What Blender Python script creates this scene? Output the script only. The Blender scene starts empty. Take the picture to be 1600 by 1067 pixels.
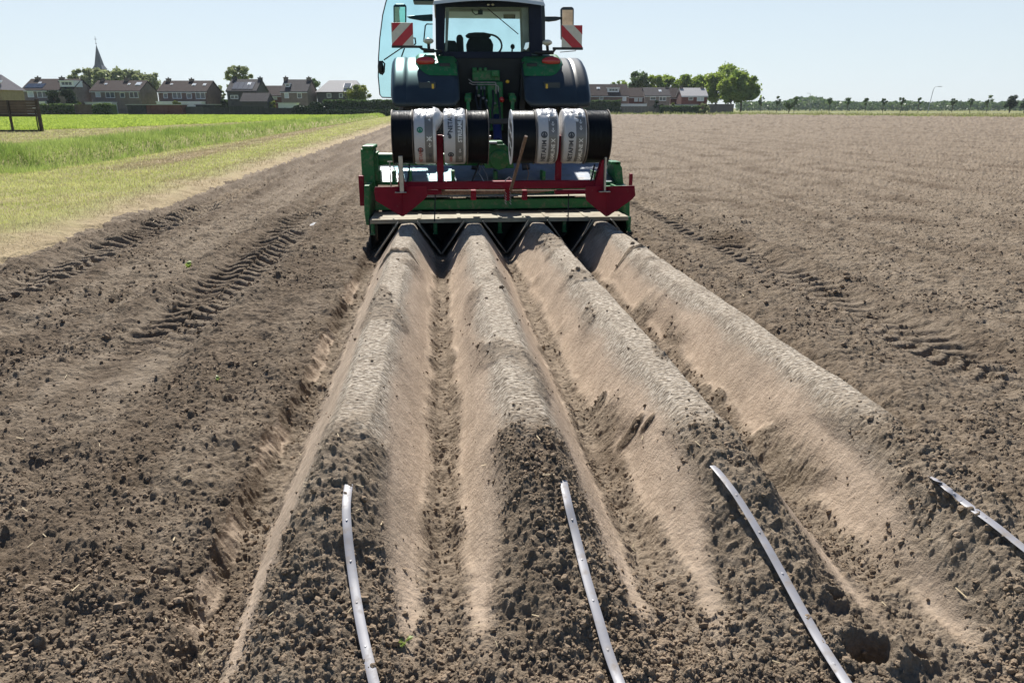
import bpy, math, random
import numpy as np
from mathutils import Vector, Matrix
R = math.radians
rng = np.random.default_rng(7)
random.seed(7)
scene = bpy.context.scene
COL = scene.collection

# ------------------------------------------------------------------ camera
FPX, CX, CY = 1170.0, 800.0, 533.5
HC = 1.60
PITCH = math.atan(364.5/FPX)
PSI = math.atan(113/FPX*math.cos(PITCH))
FW = Vector((math.sin(PSI), math.cos(PSI), 0)); RT = Vector((math.cos(PSI), -math.sin(PSI), 0)); UP = Vector((0,0,1))
cp, sp = math.cos(PITCH), math.sin(PITCH)
CAMZ = FW*cp - UP*sp          # view axis
CAMU = FW*sp + UP*cp
CAM = Vector((0,0,HC))
cam = bpy.data.cameras.new('camera'); cam.sensor_width = 36; cam.lens = FPX/1600*36
cam.clip_start = 0.05; cam.clip_end = 8000
camo = bpy.data.objects.new('camera', cam); COL.objects.link(camo)
camo.location = CAM; camo.rotation_euler = CAMZ.to_track_quat('-Z', 'Y').to_euler()
scene.camera = camo

def ray(px, py): return RT*((px-CX)/FPX) - CAMU*((py-CY)/FPX) + CAMZ
YOFF = 0.0          # distance added while a thing is laid out about its own base
def P(px, py, Y):
    d = ray(px, py); v = CAM + d*((Y+YOFF)/d.y); v.y -= YOFF; return v
def G(px, py, z=0.0):
    d = ray(px, py); return CAM + d*((z-HC)/d.z)
def zpy(py, D): return HC - D*math.tan(PITCH + math.atan((py-CY)/FPX))
def xpx(px, D, z=HC): return (px-CX)/FPX*(D*cp + (HC-z)*sp)
def wpt(xr, D, z=0.0):
    v = RT*xr + FW*D; v.z = z; return v

# ------------------------------------------------------------------ materials
def newmat(name):
    m = bpy.data.materials.new(name); m.use_nodes = True
    nt = m.node_tree; b = nt.nodes['Principled BSDF']
    return m, nt, b
def N(nt, t, **kw):
    n = nt.nodes.new(t)
    for k, v in kw.items():
        if k in n.inputs.keys() if hasattr(n.inputs, 'keys') else False: n.inputs[k].default_value = v
        else: setattr(n, k, v)
    return n
def ramp(nt, stops):
    r = nt.nodes.new('ShaderNodeValToRGB'); e = r.color_ramp.elements
    while len(e) < len(stops): e.new(0.5)
    for i, (p, c) in enumerate(stops):
        e[i].position = p; e[i].color = (c[0], c[1], c[2], 1) if not isinstance(c, (int, float)) else (c, c, c, 1)
    return r
def pmat(name, col, rough=0.6, var=0.15, scale=8.0, metal=0.0, bump=0.0, bscale=60.0, dirt=None, dirtamt=0.4, coat=0.0, spec=0.5):
    m, nt, b = newmat(name); L = nt.links.new
    tc = N(nt, 'ShaderNodeTexCoord')
    n = N(nt, 'ShaderNodeTexNoise'); n.inputs['Scale'].default_value = scale; n.inputs['Detail'].default_value = 6
    L(tc.outputs['Object'], n.inputs['Vector'])
    c1 = [max(0, c*(1-var)) for c in col]; c2 = [min(1, c*(1+var)) for c in col]
    r = ramp(nt, [(0.3, c1), (0.7, c2)]); L(n.outputs['Fac'], r.inputs['Fac'])
    out = r.outputs['Color']
    if dirt:
        n2 = N(nt, 'ShaderNodeTexNoise'); n2.inputs['Scale'].default_value = scale*1.7; n2.inputs['Detail'].default_value = 8
        n2.inputs['Roughness'].default_value = 0.65
        L(tc.outputs['Object'], n2.inputs['Vector'])
        r2 = ramp(nt, [(0.62-dirtamt*0.35, 0.0), (0.75, 0.85)]); L(n2.outputs['Fac'], r2.inputs['Fac'])
        mx = N(nt, 'ShaderNodeMix'); mx.data_type = 'RGBA'
        L(r2.outputs['Color'], mx.inputs[0]); L(out, mx.inputs[6]); mx.inputs[7].default_value = (*dirt, 1)
        out = mx.outputs[2]
        rr = N(nt, 'ShaderNodeMapRange'); rr.inputs[3].default_value = rough; rr.inputs[4].default_value = 0.9
        L(r2.outputs['Color'], rr.inputs[0]); L(rr.outputs[0], b.inputs['Roughness'])
    else: b.inputs['Roughness'].default_value = rough
    L(out, b.inputs['Base Color'])
    b.inputs['Metallic'].default_value = metal; b.inputs['Coat Weight'].default_value = coat
    b.inputs['Specular IOR Level'].default_value = spec
    if bump:
        n3 = N(nt, 'ShaderNodeTexNoise'); n3.inputs['Scale'].default_value = bscale; n3.inputs['Detail'].default_value = 5
        L(tc.outputs['Object'], n3.inputs['Vector'])
        bp = N(nt, 'ShaderNodeBump'); bp.inputs['Strength'].default_value = bump; bp.inputs['Distance'].default_value = 0.02
        L(n3.outputs['Fac'], bp.inputs['Height']); L(bp.outputs[0], b.inputs['Normal'])
    return m
def leafmat(name, c1, c2, scale=0.6, trans=0.35):
    m = bpy.data.materials.new(name); m.use_nodes = True; nt = m.node_tree; L = nt.links.new
    nt.nodes.remove(nt.nodes['Principled BSDF']); out = nt.nodes['Material Output']
    tc = N(nt, 'ShaderNodeTexCoord'); n = N(nt, 'ShaderNodeTexNoise'); n.inputs['Scale'].default_value = scale; n.inputs['Detail'].default_value = 5
    L(tc.outputs['Object'], n.inputs['Vector'])
    r = ramp(nt, [(0.32, c1), (0.68, c2)]); L(n.outputs['Fac'], r.inputs['Fac'])
    d = N(nt, 'ShaderNodeBsdfDiffuse'); t = N(nt, 'ShaderNodeBsdfTranslucent'); mx = N(nt, 'ShaderNodeMixShader'); mx.inputs[0].default_value = trans
    g = N(nt, 'ShaderNodeBsdfGlossy'); g.inputs['Roughness'].default_value = 0.45; m2 = N(nt, 'ShaderNodeMixShader'); m2.inputs[0].default_value = 0.05
    L(r.outputs['Color'], d.inputs['Color']); L(r.outputs['Color'], t.inputs['Color'])
    L(d.outputs[0], mx.inputs[1]); L(t.outputs[0], mx.inputs[2]); L(mx.outputs[0], m2.inputs[1]); L(g.outputs[0], m2.inputs[2])
    L(m2.outputs[0], out.inputs['Surface'])
    return m
def glassmat(name, tint, gloss=0.08):
    m = bpy.data.materials.new(name); m.use_nodes = True; nt = m.node_tree; L = nt.links.new
    nt.nodes.remove(nt.nodes['Principled BSDF']); out = nt.nodes['Material Output']
    t = N(nt, 'ShaderNodeBsdfTransparent'); g = N(nt, 'ShaderNodeBsdfGlossy'); g.inputs['Roughness'].default_value = 0.03
    tc = N(nt, 'ShaderNodeTexCoord'); n = N(nt, 'ShaderNodeTexNoise'); n.inputs['Scale'].default_value = 3; L(tc.outputs['Object'], n.inputs['Vector'])
    r = ramp(nt, [(0.3, [c*0.94 for c in tint]), (0.7, tint)]); L(n.outputs['Fac'], r.inputs['Fac']); L(r.outputs['Color'], t.inputs['Color'])
    fr = N(nt, 'ShaderNodeLayerWeight'); fr.inputs['Blend'].default_value = gloss
    mx = N(nt, 'ShaderNodeMixShader'); L(fr.outputs['Fresnel'], mx.inputs[0]); L(t.outputs[0], mx.inputs[1]); L(g.outputs[0], mx.inputs[2])
    L(mx.outputs[0], out.inputs['Surface'])
    return m

# ------------------------------------------------------------------ object helpers
def props(o, label=None, cat=None, group=None, kind=None):
    if label: o['label'] = label
    if cat: o['category'] = cat
    if group: o['group'] = group
    if kind: o['kind'] = kind
    return o
ORG = {}
def thing(name, label, cat, loc, rotz=0.0, group=None):
    o = bpy.data.objects.new(name, None); COL.objects.link(o); o.empty_display_size = 0.2
    o.location = loc; o.rotation_euler = (0, 0, rotz); ORG[o.name] = Vector(loc) if rotz == 0 else Vector((0,0,0))
    return props(o, label, cat, group)
def mesh_np(name, verts, faces, mat=None, smooth=False, mats=None, matidx=None):
    me = bpy.data.meshes.new(name)
    verts = np.asarray(verts, dtype=np.float32); faces = np.asarray(faces, dtype=np.int32)
    nf, k = faces.shape
    me.vertices.add(len(verts)); me.vertices.foreach_set('co', verts.ravel())
    me.loops.add(nf*k); me.loops.foreach_set('vertex_index', faces.ravel())
    me.polygons.add(nf); me.polygons.foreach_set('loop_start', np.arange(0, nf*k, k, dtype=np.int32))
    try: me.polygons.foreach_set('loop_total', np.full(nf, k, dtype=np.int32))
    except Exception: pass
    for m in (mats or ([mat] if mat else [])): me.materials.append(m)
    if matidx is not None: me.polygons.foreach_set('material_index', np.asarray(matidx, dtype=np.int32))
    me.polygons.foreach_set('use_smooth', np.full(nf, bool(smooth)))
    me.update(calc_edges=True)
    o = bpy.data.objects.new(name, me); COL.objects.link(o)
    return o
class MB:
    def __init__(s): s.v = []; s.f = []
    def add(s, vs, fs):
        b = len(s.v); s.v += [Vector(v) for v in vs]; s.f += [tuple(i+b for i in f) for f in fs]; return s
    def box(s, a, b):
        x0, x1 = sorted((a[0], b[0])); y0, y1 = sorted((a[1], b[1])); z0, z1 = sorted((a[2], b[2]))
        return s.add([(x0,y0,z0),(x1,y0,z0),(x1,y1,z0),(x0,y1,z0),(x0,y0,z1),(x1,y0,z1),(x1,y1,z1),(x0,y1,z1)],
                     [(0,3,2,1),(4,5,6,7),(0,1,5,4),(1,2,6,5),(2,3,7,6),(3,0,4,7)])
    def px(s, x0, x1, y0, y1, Y0, Y1):         # box whose rear face at distance Y0 covers these bounds
        a = P(x0, y1, Y0); b = P(x1, y0, Y0)
        return s.box((a.x, Y0, a.z), (b.x, Y1, b.z))
    def beam(s, p0, p1, w, h, up=(0,0,1)):
        p0, p1 = Vector(p0), Vector(p1); d = (p1-p0).normalized(); upv = Vector(up)
        if abs(d.dot(upv)) > 0.95: upv = Vector((0,1,0))
        r = d.cross(upv).normalized(); u = r.cross(d)
        vs = [p + r*(sx*w/2) + u*(sz*h/2) for p in (p0, p1) for sx, sz in ((-1,-1),(1,-1),(1,1),(-1,1))]
        return s.add(vs, [(0,3,2,1),(4,5,6,7),(0,1,5,4),(1,2,6,5),(2,3,7,6),(3,0,4,7)][:0] or [(0,1,2,3),(7,6,5,4),(0,4,5,1),(1,5,6,2),(2,6,7,3),(3,7,4,0)])
    def tube(s, pts, r, n=8, r1=None):
        pts = [Vector(p) for p in pts]; b = len(s.v); m = len(pts)
        prev = None
        for i, p in enumerate(pts):
            d = (pts[min(i+1, m-1)] - pts[max(i-1, 0)]).normalized()
            if prev is None:
                a = Vector((0,0,1)) if abs(d.z) < 0.9 else Vector((1,0,0)); u = d.cross(a).normalized()
            else: u = (prev - d*prev.dot(d)).normalized()
            prev = u; w = d.cross(u); rr = r if r1 is None else r + (r1-r)*i/(m-1)
            for k in range(n):
                t = 2*math.pi*k/n; s.v.append(p + u*(rr*math.cos(t)) + w*(rr*math.sin(t)))
        for i in range(m-1):
            for k in range(n):
                k2 = (k+1) % n; s.f.append((b+i*n+k, b+i*n+k2, b+(i+1)*n+k2, b+(i+1)*n+k))
        s.f.append(tuple(b+k for k in range(n))[::-1]); s.f.append(tuple(b+(m-1)*n+k for k in range(n)))
        return s
    def cyl(s, p0, p1, r, n=16, r1=None): return s.tube([p0, p1], r, n, r1)
    def prism(s, poly, off):                     # poly: 3D points, extruded by vector off
        poly = [Vector(p) for p in poly]; off = Vector(off); n = len(poly)
        return s.add(poly + [p+off for p in poly], [tuple(range(n)), tuple(range(2*n-1, n-1, -1))] + [(i, i+n, (i+1) % n + n, (i+1) % n) for i in range(n)])
    def lathe(s, prof, c, n=32, axis='x'):       # prof: (t along axis, radius)
        b = len(s.v); m = len(prof); c = Vector(c)
        for t, r in prof:
            for k in range(n):
                a = 2*math.pi*k/n
                o = {'x': Vector((t, r*math.cos(a), r*math.sin(a))), 'y': Vector((r*math.cos(a), t, r*math.sin(a))), 'z': Vector((r*math.cos(a), r*math.sin(a), t))}[axis]
                s.v.append(c + o)
        for i in range(m-1):
            for k in range(n):
                k2 = (k+1) % n; s.f.append((b+i*n+k, b+i*n+k2, b+(i+1)*n+k2, b+(i+1)*n+k))
        if prof[0][1] > 1e-6: s.f.append(tuple(b+k for k in range(n)))
        if prof[-1][1] > 1e-6: s.f.append(tuple(b+(m-1)*n+k for k in range(n))[::-1])
        return s
    def ell(s, c, r, n=16, m=10):
        c = Vector(c); b = len(s.v)
        for i in range(m+1):
            th = math.pi*i/m
            for k in range(n):
                a = 2*math.pi*k/n
                s.v.append(c + Vector((r[0]*math.sin(th)*math.cos(a), r[1]*math.sin(th)*math.sin(a), r[2]*math.cos(th))))
        for i in range(m):
            for k in range(n):
                k2 = (k+1) % n; s.f.append((b+i*n+k, b+(i+1)*n+k, b+(i+1)*n+k2, b+i*n+k2))
        return s
    def build(s, name, mat, parent=None, bevel=0.0, smooth=None, label=None, segs=2):
        o0 = Vector((0,0,0)); p = parent
        while p is not None:
            if p.name in ORG: o0 = ORG[p.name]; break
            p = p.parent
        me = bpy.data.meshes.new(name); me.from_pydata([v - o0 for v in s.v], [], s.f); me.materials.append(mat)
        import bmesh
        bm = bmesh.new(); bm.from_mesh(me); bmesh.ops.recalc_face_normals(bm, faces=bm.faces); bm.to_mesh(me); bm.free()
        if smooth:
            me.polygons.foreach_set('use_smooth', np.ones(len(me.polygons), dtype=bool))
            me.set_sharp_from_angle(angle=R(smooth))
        o = bpy.data.objects.new(name, me); COL.objects.link(o)
        if parent is not None: o.parent = parent
        if bevel:
            md = o.modifiers.new('bevel', 'BEVEL'); md.width = bevel; md.segments = segs; md.limit_method = 'ANGLE'; md.angle_limit = R(40); md.harden_normals = False
        if label: o['label'] = label
        return o

# ------------------------------------------------------------------ noise
def _h(ix, iy, s):
    h = (ix.astype(np.int64)*374761393 + iy.astype(np.int64)*668265263 + s*974634777) & 0xffffffff
    h = ((h ^ (h >> 13))*1274126177) & 0xffffffff
    h = ((h ^ (h >> 15))*2246822519) & 0xffffffff
    return (h ^ (h >> 16))
def _r(ix, iy, s): return _h(ix, iy, s)/4294967296.0
def perlin(x, y, s=0):
    ix = np.floor(x); iy = np.floor(y); fx = x-ix; fy = y-iy; ix = ix.astype(np.int64); iy = iy.astype(np.int64)
    u = fx*fx*fx*(fx*(fx*6-15)+10); v = fy*fy*fy*(fy*(fy*6-15)+10)
    def g(i, j, dx, dy):
        a = _r(i, j, s)*6.2831853; return np.cos(a)*dx + np.sin(a)*dy
    n00 = g(ix, iy, fx, fy); n10 = g(ix+1, iy, fx-1, fy); n01 = g(ix, iy+1, fx, fy-1); n11 = g(ix+1, iy+1, fx-1, fy-1)
    return (n00*(1-u)+n10*u)*(1-v) + (n01*(1-u)+n11*u)*v*1.0
def fbm(x, y, s=0, o=3, g=0.5):
    t = 0; a = 1.0; f = 1.0
    for k in range(o): t = t + a*perlin(x*f, y*f, s+k*17); a *= g; f *= 2.03
    return t
def clods(x, y, cell, s, dens=0.8, rmin=0.25, rmax=0.6, flat=0.8):
    gx = x/cell; gy = y/cell; ix = np.floor(gx).astype(np.int64); iy = np.floor(gy).astype(np.int64)
    h = np.zeros_like(x)
    for di in (-1, 0, 1):
        for dj in (-1, 0, 1):
            a = ix+di; b = iy+dj
            px = a + _r(a, b, s); py = b + _r(a, b, s+1); r = rmin + (rmax-rmin)*_r(a, b, s+2)**1.7
            r = np.where(_r(a, b, s+3) < dens, r, 0.0)
            el = 0.65 + 0.7*_r(a, b, s+4); an = 3.14159*_r(a, b, s+5); ca = np.cos(an); sa = np.sin(an)
            dx = gx-px; dy = gy-py
            d2 = ((dx*ca+dy*sa)*el)**2 + ((-dx*sa+dy*ca)/el)**2
            h = np.maximum(h, np.sqrt(np.maximum(r*r-d2, 0))*(0.55+0.6*_r(a, b, s+6)))
    return h*cell*flat
def sstep(a, b, x):
    t = np.clip((x-a)/(b-a), 0, 1); return t*t*(3-2*t)
# ------------------------------------------------------------------ terrain
RC = [-0.40, 0.35, 1.10, 1.85]          # ridge centre lines
TRK = [-3.95, -2.09, 3.42]              # wheel tracks of earlier passes
YM = 8.72                               # rear edge of the ridge former
def nose(X): return 0.50*sstep(1.35, 1.75, X) + 0.22*sstep(-0.40, -0.60, X)*sstep(-1.2, -0.9, X)
def start_amp(X, Y):
    e = 0.10*perlin(X*1.7, Y*0.6, 5)
    return 0.06 + 0.94*sstep(1.62, 2.86, Y + e + nose(X))
def ridge_z(X, Y):
    z = np.full_like(X, -9.0)
    for i, c in enumerate(RC):
        wob = 0.012*perlin(Y*0.9, X*0+i*7.7, 9)
        u = np.abs(X - c - wob)
        t = np.clip((u-0.07)/0.28, 0, 1); t = t*0.62 + 0.38*t*t*(3-2*t)
        z = np.maximum(z, 0.335 - 0.370*t - 0.010*np.minimum(u/0.1, 1)**2)
    return z
HOLES = [(G(1355,1022,0.03), 0.050, 0.10), (G(1432,1022,0.03), 0.028, 0.05), (G(1305,918,0.1), 0.02, 0.03)]
def base_z(X, Y):
    A = start_amp(X, Y)
    fin = 1 - sstep(9.25, 9.7, Y)
    rz = ridge_z(X, Y)*np.where(rz_pos(X), 1, 1)
    inr = (X > -0.79) & (X < 2.24)
    z = 0.03*fbm(X*0.35, Y*0.35, 31, 3) + 0.030*fbm(X*1.7, Y*0.13, 32, 2)*sstep(2.0, 4.0, Y) + 0.016*perlin(X*4.2, Y*0.09, 33)*(np.abs(X-0.7) > 1.7)*sstep(2.0, 4.0, Y)
    # bank of loose soil left of the ridges, with a cut edge
    nb = 0.03*perlin(X*0+3.3, Y*1.6, 41) + 0.022*fbm(X*9.0, Y*9.0, 42, 3, 0.6)
    bank = ((0.030+0.035*perlin(Y*0.8, X*0+4, 46))*(1-sstep(-1.05, -2.0, X)*1.0) + 0.05*np.exp(-((X+1.35)/0.25)**2)*(0.5+0.9*np.abs(perlin(X*1.2, Y*0.9, 43))))*(X < -0.5)
    bank = np.where(X < -0.5, bank*sstep(2.2, 0.95, -X), 0)
    z = z + bank*(X < -0.5)
    edge = sstep(-0.90+nb, -0.82+nb, X)*(X < 0)
    z = np.where((X < -0.3), z*(1-edge) + edge*(-0.045), z)
    # right bank
    nr = 0.02*perlin(X*0+8.3, Y*1.3, 44)
    rb = sstep(2.30+nr, 2.42+nr, X)
    z = np.where(X > 2.0, (z + 0.05*np.exp(-((X-2.6)/0.25)**2)*sstep(2.0,2.3,X))*rb + (1-rb)*(-0.04), z)
    # ridges
    zr = np.where(inr, rz*A*fin + (1-fin)*0.02, -9)
    zr = np.where(inr & (A < 0.6), np.maximum(zr, -0.03), zr)
    z = np.maximum(z*(1-inr*(X > -0.72)*(X < 2.2)) - 9*(inr*(X > -0.72)*(X < 2.2)), zr)
    # wheel tracks
    for k, c in enumerate(TRK):
        wob = 0.03*perlin(Y*0.2, X*0+c, 51); dx = X - c - wob
        fade = sstep((3.0, 4.0, 3.0)[k], (4.6, 6.5, 5.0)[k], Y)*(0.9 if k == 2 else 1.0)
        w = np.exp(-(dx/0.27)**6)
        ph = Y/0.185 + np.abs(dx)*3.2*np.where(dx > 0, 1, 1) + 0.5*(dx > 0)
        lug = sstep(0.25, 0.45, np.abs((ph % 1.0) - 0.5)*1.0*2*0.5+0.0)
        tri = np.abs((ph % 1.0)-0.5)*2
        lug = sstep(0.30, 0.75, tri + 0.22*perlin(X*6, Y*6, 59))
        n = 0.5+0.5*np.clip(perlin(X*2.2, Y*0.7, 52+k)*2+0.6, 0, 1)
        z = z + fade*(w*(-0.075 + (1+0.7*sstep(6, 12, Y))*(0.080, 0.062, 0.062)[k]*lug*n*(0.85+0.7*perlin(X*4, Y*2, 58))) + 0.085*np.exp(-((np.abs(dx)-0.42)/0.13)**2)*(0.75+0.7*perlin(X*1.5, Y*0.7, 57)))
    # field edge, verge and ditch on the left
    z = z + 0.09*sstep(-4.5, -5.3, X)*(X < -4)
    dt = np.exp(-((X+12.2)/2.0)**4)*sstep(18.5, 24, Y)
    z = z - 0.50*np.exp(-((X+10.9)/0.8)**4)*sstep(18.5, 24, Y) + 0.32*np.exp(-((X+12.9)/1.3)**2)*sstep(19, 24, Y)
    for g, r, dpt in HOLES:
        d = np.sqrt((X-g.x)**2*0.6 + (Y-g.y)**2*1.3); z = z - dpt*np.exp(-(d/r)**4) + 0.025*np.exp(-((d-r*1.5)/(r*0.5))**2)
    return z
def rz_pos(X): return np.ones_like(X, dtype=bool)
LUMPS = [(G(622,397,0.31), 0.17, 0.06, 0.055), (G(988,391,0.31), 0.12, 0.06, 0.04), (G(1268,486,0.0), 0.16, 0.10, 0.06), (G(1090,585,0.1), 0.07, 0.12, 0.02),
         (G(985,680,0.1), 0.05, 0.05, 0.05), (G(1010,692,0.1), 0.03, 0.03, 0.04), (G(935,630,0.05), 0.04, 0.05, 0.05), (G(1200,690,0.1), 0.08, 0.12, 0.02), (G(1110,600,0.1), 0.08, 0.10, 0.03),
         (G(1185,665,0.1), 0.08, 0.08, 0.03), (G(380,345,0.0), 0.25, 0.10, 0.05), (G(1310,510,0.0), 0.16, 0.1, 0.04)]
def masks(X, Y):
    A = start_amp(X, Y)
    inr = sstep(-0.80, -0.74, X)*sstep(2.23, 2.19, X)*(Y < 9.5)
    u = np.full_like(X, 9.0); side = np.zeros_like(X)
    for c in RC:
        d = X - c; side = np.where(np.abs(d) < u, np.sign(d), side); u = np.minimum(u, np.abs(d))
    n = perlin(X*3.1, Y*1.4, 61); n2 = perlin(X*9, Y*5, 62)
    crest = sstep(0.17, 0.10, u + 0.05*n + 0.02*n2 + 0.03*perlin(X*0.7, Y*0.45, 63))
    furrow = sstep(0.265, 0.325, u + 0.05*n + 0.03*n2)
    ys = 2.78 + 0.12*n + 0.05*n2
    pc = sstep(ys-0.12, ys+0.40, Y + 0.25*n2)                               # crest pressed beyond the ridge noses
    pf = sstep(0.0, 0.07, u - 0.10 - 0.085*sstep(2.7, 2.0, Y) + 0.035*n + 0.02*n2)*sstep(1.80, 2.15, Y + 0.15*n + 0.7*nose(X) + 0.15*n2)
    pf2 = pf
    pressed = inr*(1-0.85*furrow)*np.maximum(pc, pf2)
    pressed = pressed*(1-0.65*sstep(0.16, 0.34, perlin(X*3.3+3, Y*1.15, 67)+0.25*n2)*sstep(0.24, 0.12, u))
    # spills of loose soil lying on the flanks beside the furrows right of the second ridge
    sp = sstep(0.10, 0.28, perlin(X*2.6+7, Y*1.5, 64))*sstep(0.16, 0.28, u)*(X > 0.72)*(Y < 7.0)
    pressed = pressed*(1-sp)
    for g, rx, ry, hh in LUMPS:
        d = np.sqrt(((X-g.x)/rx)**2 + ((Y-g.y)/ry)**2)
        pressed = pressed*(1-sstep(1.25, 0.9, d + 0.5*n2))
    # smooth scraped face of the cut edge
    scr = sstep(0.05, 0.02, np.abs(X + 0.855 - 0.03*perlin(X*0+3.3, Y*1.6, 41) - 0.022*fbm(X*9.0, Y*9.0, 42, 3, 0.6)))*sstep(-0.05, 0.15, perlin(X*0+2, Y*1.1, 66)+0.4*n2)*(Y < 8)*(Y > 1.9)
    pressed = np.maximum(pressed, 0.8*scr)
    return pressed, crest*inr, furrow*inr
def dark_bands(X, Y):      # darker bands beside the wheel tracks and bank, plus stripes and patches
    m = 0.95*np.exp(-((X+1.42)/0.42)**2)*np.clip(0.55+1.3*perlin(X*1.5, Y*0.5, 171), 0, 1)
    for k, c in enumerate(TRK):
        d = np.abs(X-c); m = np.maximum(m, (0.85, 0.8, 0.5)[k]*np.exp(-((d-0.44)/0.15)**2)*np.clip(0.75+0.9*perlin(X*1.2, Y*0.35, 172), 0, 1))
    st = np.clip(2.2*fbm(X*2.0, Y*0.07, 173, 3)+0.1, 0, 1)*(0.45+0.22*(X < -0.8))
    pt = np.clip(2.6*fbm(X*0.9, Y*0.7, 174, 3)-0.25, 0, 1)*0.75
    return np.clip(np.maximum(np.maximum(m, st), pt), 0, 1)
def field_z(X, Y, sp, D, detail=True):
    z = base_z(X, Y)
    if not detail: return z
    pr, cr, fu = masks(X, Y)
    lo = 1-pr
    soil = sstep(-5.2, -4.6, X)
    for k, c in enumerate(TRK): lo = lo*(1-0.62*np.exp(-((X-c-0.03*perlin(Y*0.2, X*0+c, 51))/0.29)**6)*sstep(3.0, 5.0, Y))
    w = lambda c: np.clip((c/sp-1.2)/1.5, 0, 1)
    mod = (0.30+1.0*np.clip(fbm(X*1.1, Y*1.1, 70, 2)*1.5+0.5, 0, 1))*np.where(X > 2.4, 0.85, 1.0) + 0.25*(X < -0.8)
    near = sstep(4.2, 2.4, D)
    fg = sstep(-0.75, -0.55, X)*near                    # coarse crumbs in front of the ridges
    det = w(0.30)*(0.040+0.018*(X < -0.8))*fbm(X*3.0, Y*3.0, 71, 2) + w(0.12)*0.030*fbm(X*8, Y*8, 72, 2) + w(0.03)*0.010*fbm(X*28, Y*28, 73, 2) + w(0.009)*0.0045*fbm(X*95, Y*95, 74, 2)
    x2 = X + 0.012*perlin(X*25, Y*25, 77) + 0.005*perlin(X*90, Y*90, 79); y2 = Y + 0.012*perlin(X*25, Y*25, 78) + 0.005*perlin(X*90, Y*90, 80)
    det = det + (1-0.75*fg)*mod*w(0.10)*clods(x2, y2, 0.115, 101, 0.12, 0.10, 0.26, 0.85)
    det = det + (1-0.55*fg)*mod*w(0.05)*clods(x2, y2, 0.052, 111, 0.40, 0.12, 0.33, 1.05)
    det = det + w(0.026)*clods(x2, y2, 0.026, 121, 0.7, 0.16, 0.52, 1.05)*(0.9+0.4*fg)
    det = det + w(0.013)*clods(X, Y, 0.0135, 131, 0.85, 0.22, 0.55, 0.85)*(0.9)
    # far field: larger clods and wheelings only
    det = det + w(0.3)*clods(X, Y, 0.33, 141, 0.25, 0.08, 0.17, 0.6)*sstep(5, 9, D)
    det = det + sp*0.55*sstep(3.5, 9, D)*(1-0.45*sstep(18, 45, D))*(2*_r(np.floor(X*9973).astype(np.int64), np.floor(Y*9967).astype(np.int64), 145)-1)
    prd = w(0.09)*0.011*fbm(X*3.2, Y*2.6, 81, 3) + w(0.03)*0.0034*perlin(X*26, Y*75, 83)*(0.08+1.5*cr) + w(0.015)*0.0022*perlin(X*60, Y*150, 84)*(0.1+1.4*cr) + w(0.02)*0.003*perlin(X*45, Y*50, 85)
    prd = prd + w(0.02)*0.7*cr*clods(X, Y, 0.02, 151, 0.25, 0.15, 0.4, 0.5) + 0.25*w(0.02)*clods(X, Y, 0.024, 152, 0.10, 0.12, 0.3, 0.7)
    for g, rx, ry, hh in LUMPS:
        d = np.sqrt(((X-g.x)/rx)**2 + ((Y-g.y)/ry)**2)
        z = z + 0.62*hh*np.exp(-(d+0.35*perlin(X*9, Y*9, 89))**2)*(0.7+0.9*perlin(X*18, Y*18, 88))
    z = z + soil*(lo*det + pr*prd)
    z = z + (1-soil)*w(0.5)*(0.03*fbm(X*1.2, Y*1.2, 91, 2))*sstep(-4.6, -5.5, X)
    z = z + (1-soil)*w(0.12)*sstep(-6.4,-5.6,X)*(0.012*fbm(X*6, Y*6, 92, 2)+0.4*clods(X, Y, 0.08, 161, 0.4, 0.1, 0.35, 0.7))
    return z

# crop boundary (left) and far verge (right)
_cb = [G(0,208), G(150,203), G(300,196), G(450,189.5), G(600,182.5)]
CBY = np.array([p.y for p in _cb]); CBX = np.array([p.x for p in _cb])
_v0 = G(1150,178.6); _v1 = G(1600,183.2)
VA = (_v1.y-_v0.y)/(_v1.x-_v0.x)
def is_crop(X, Y): return (Y > CBY[0]-4) & (X < np.interp(Y, CBY, CBX) + 0.35*np.sin(Y*0.8))
def is_verge(X, Y): return (Y > _v0.y + VA*(X-_v0.x)) & (X > 6) | (Y*math.cos(PSI)+X*math.sin(PSI) > 206)

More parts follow.
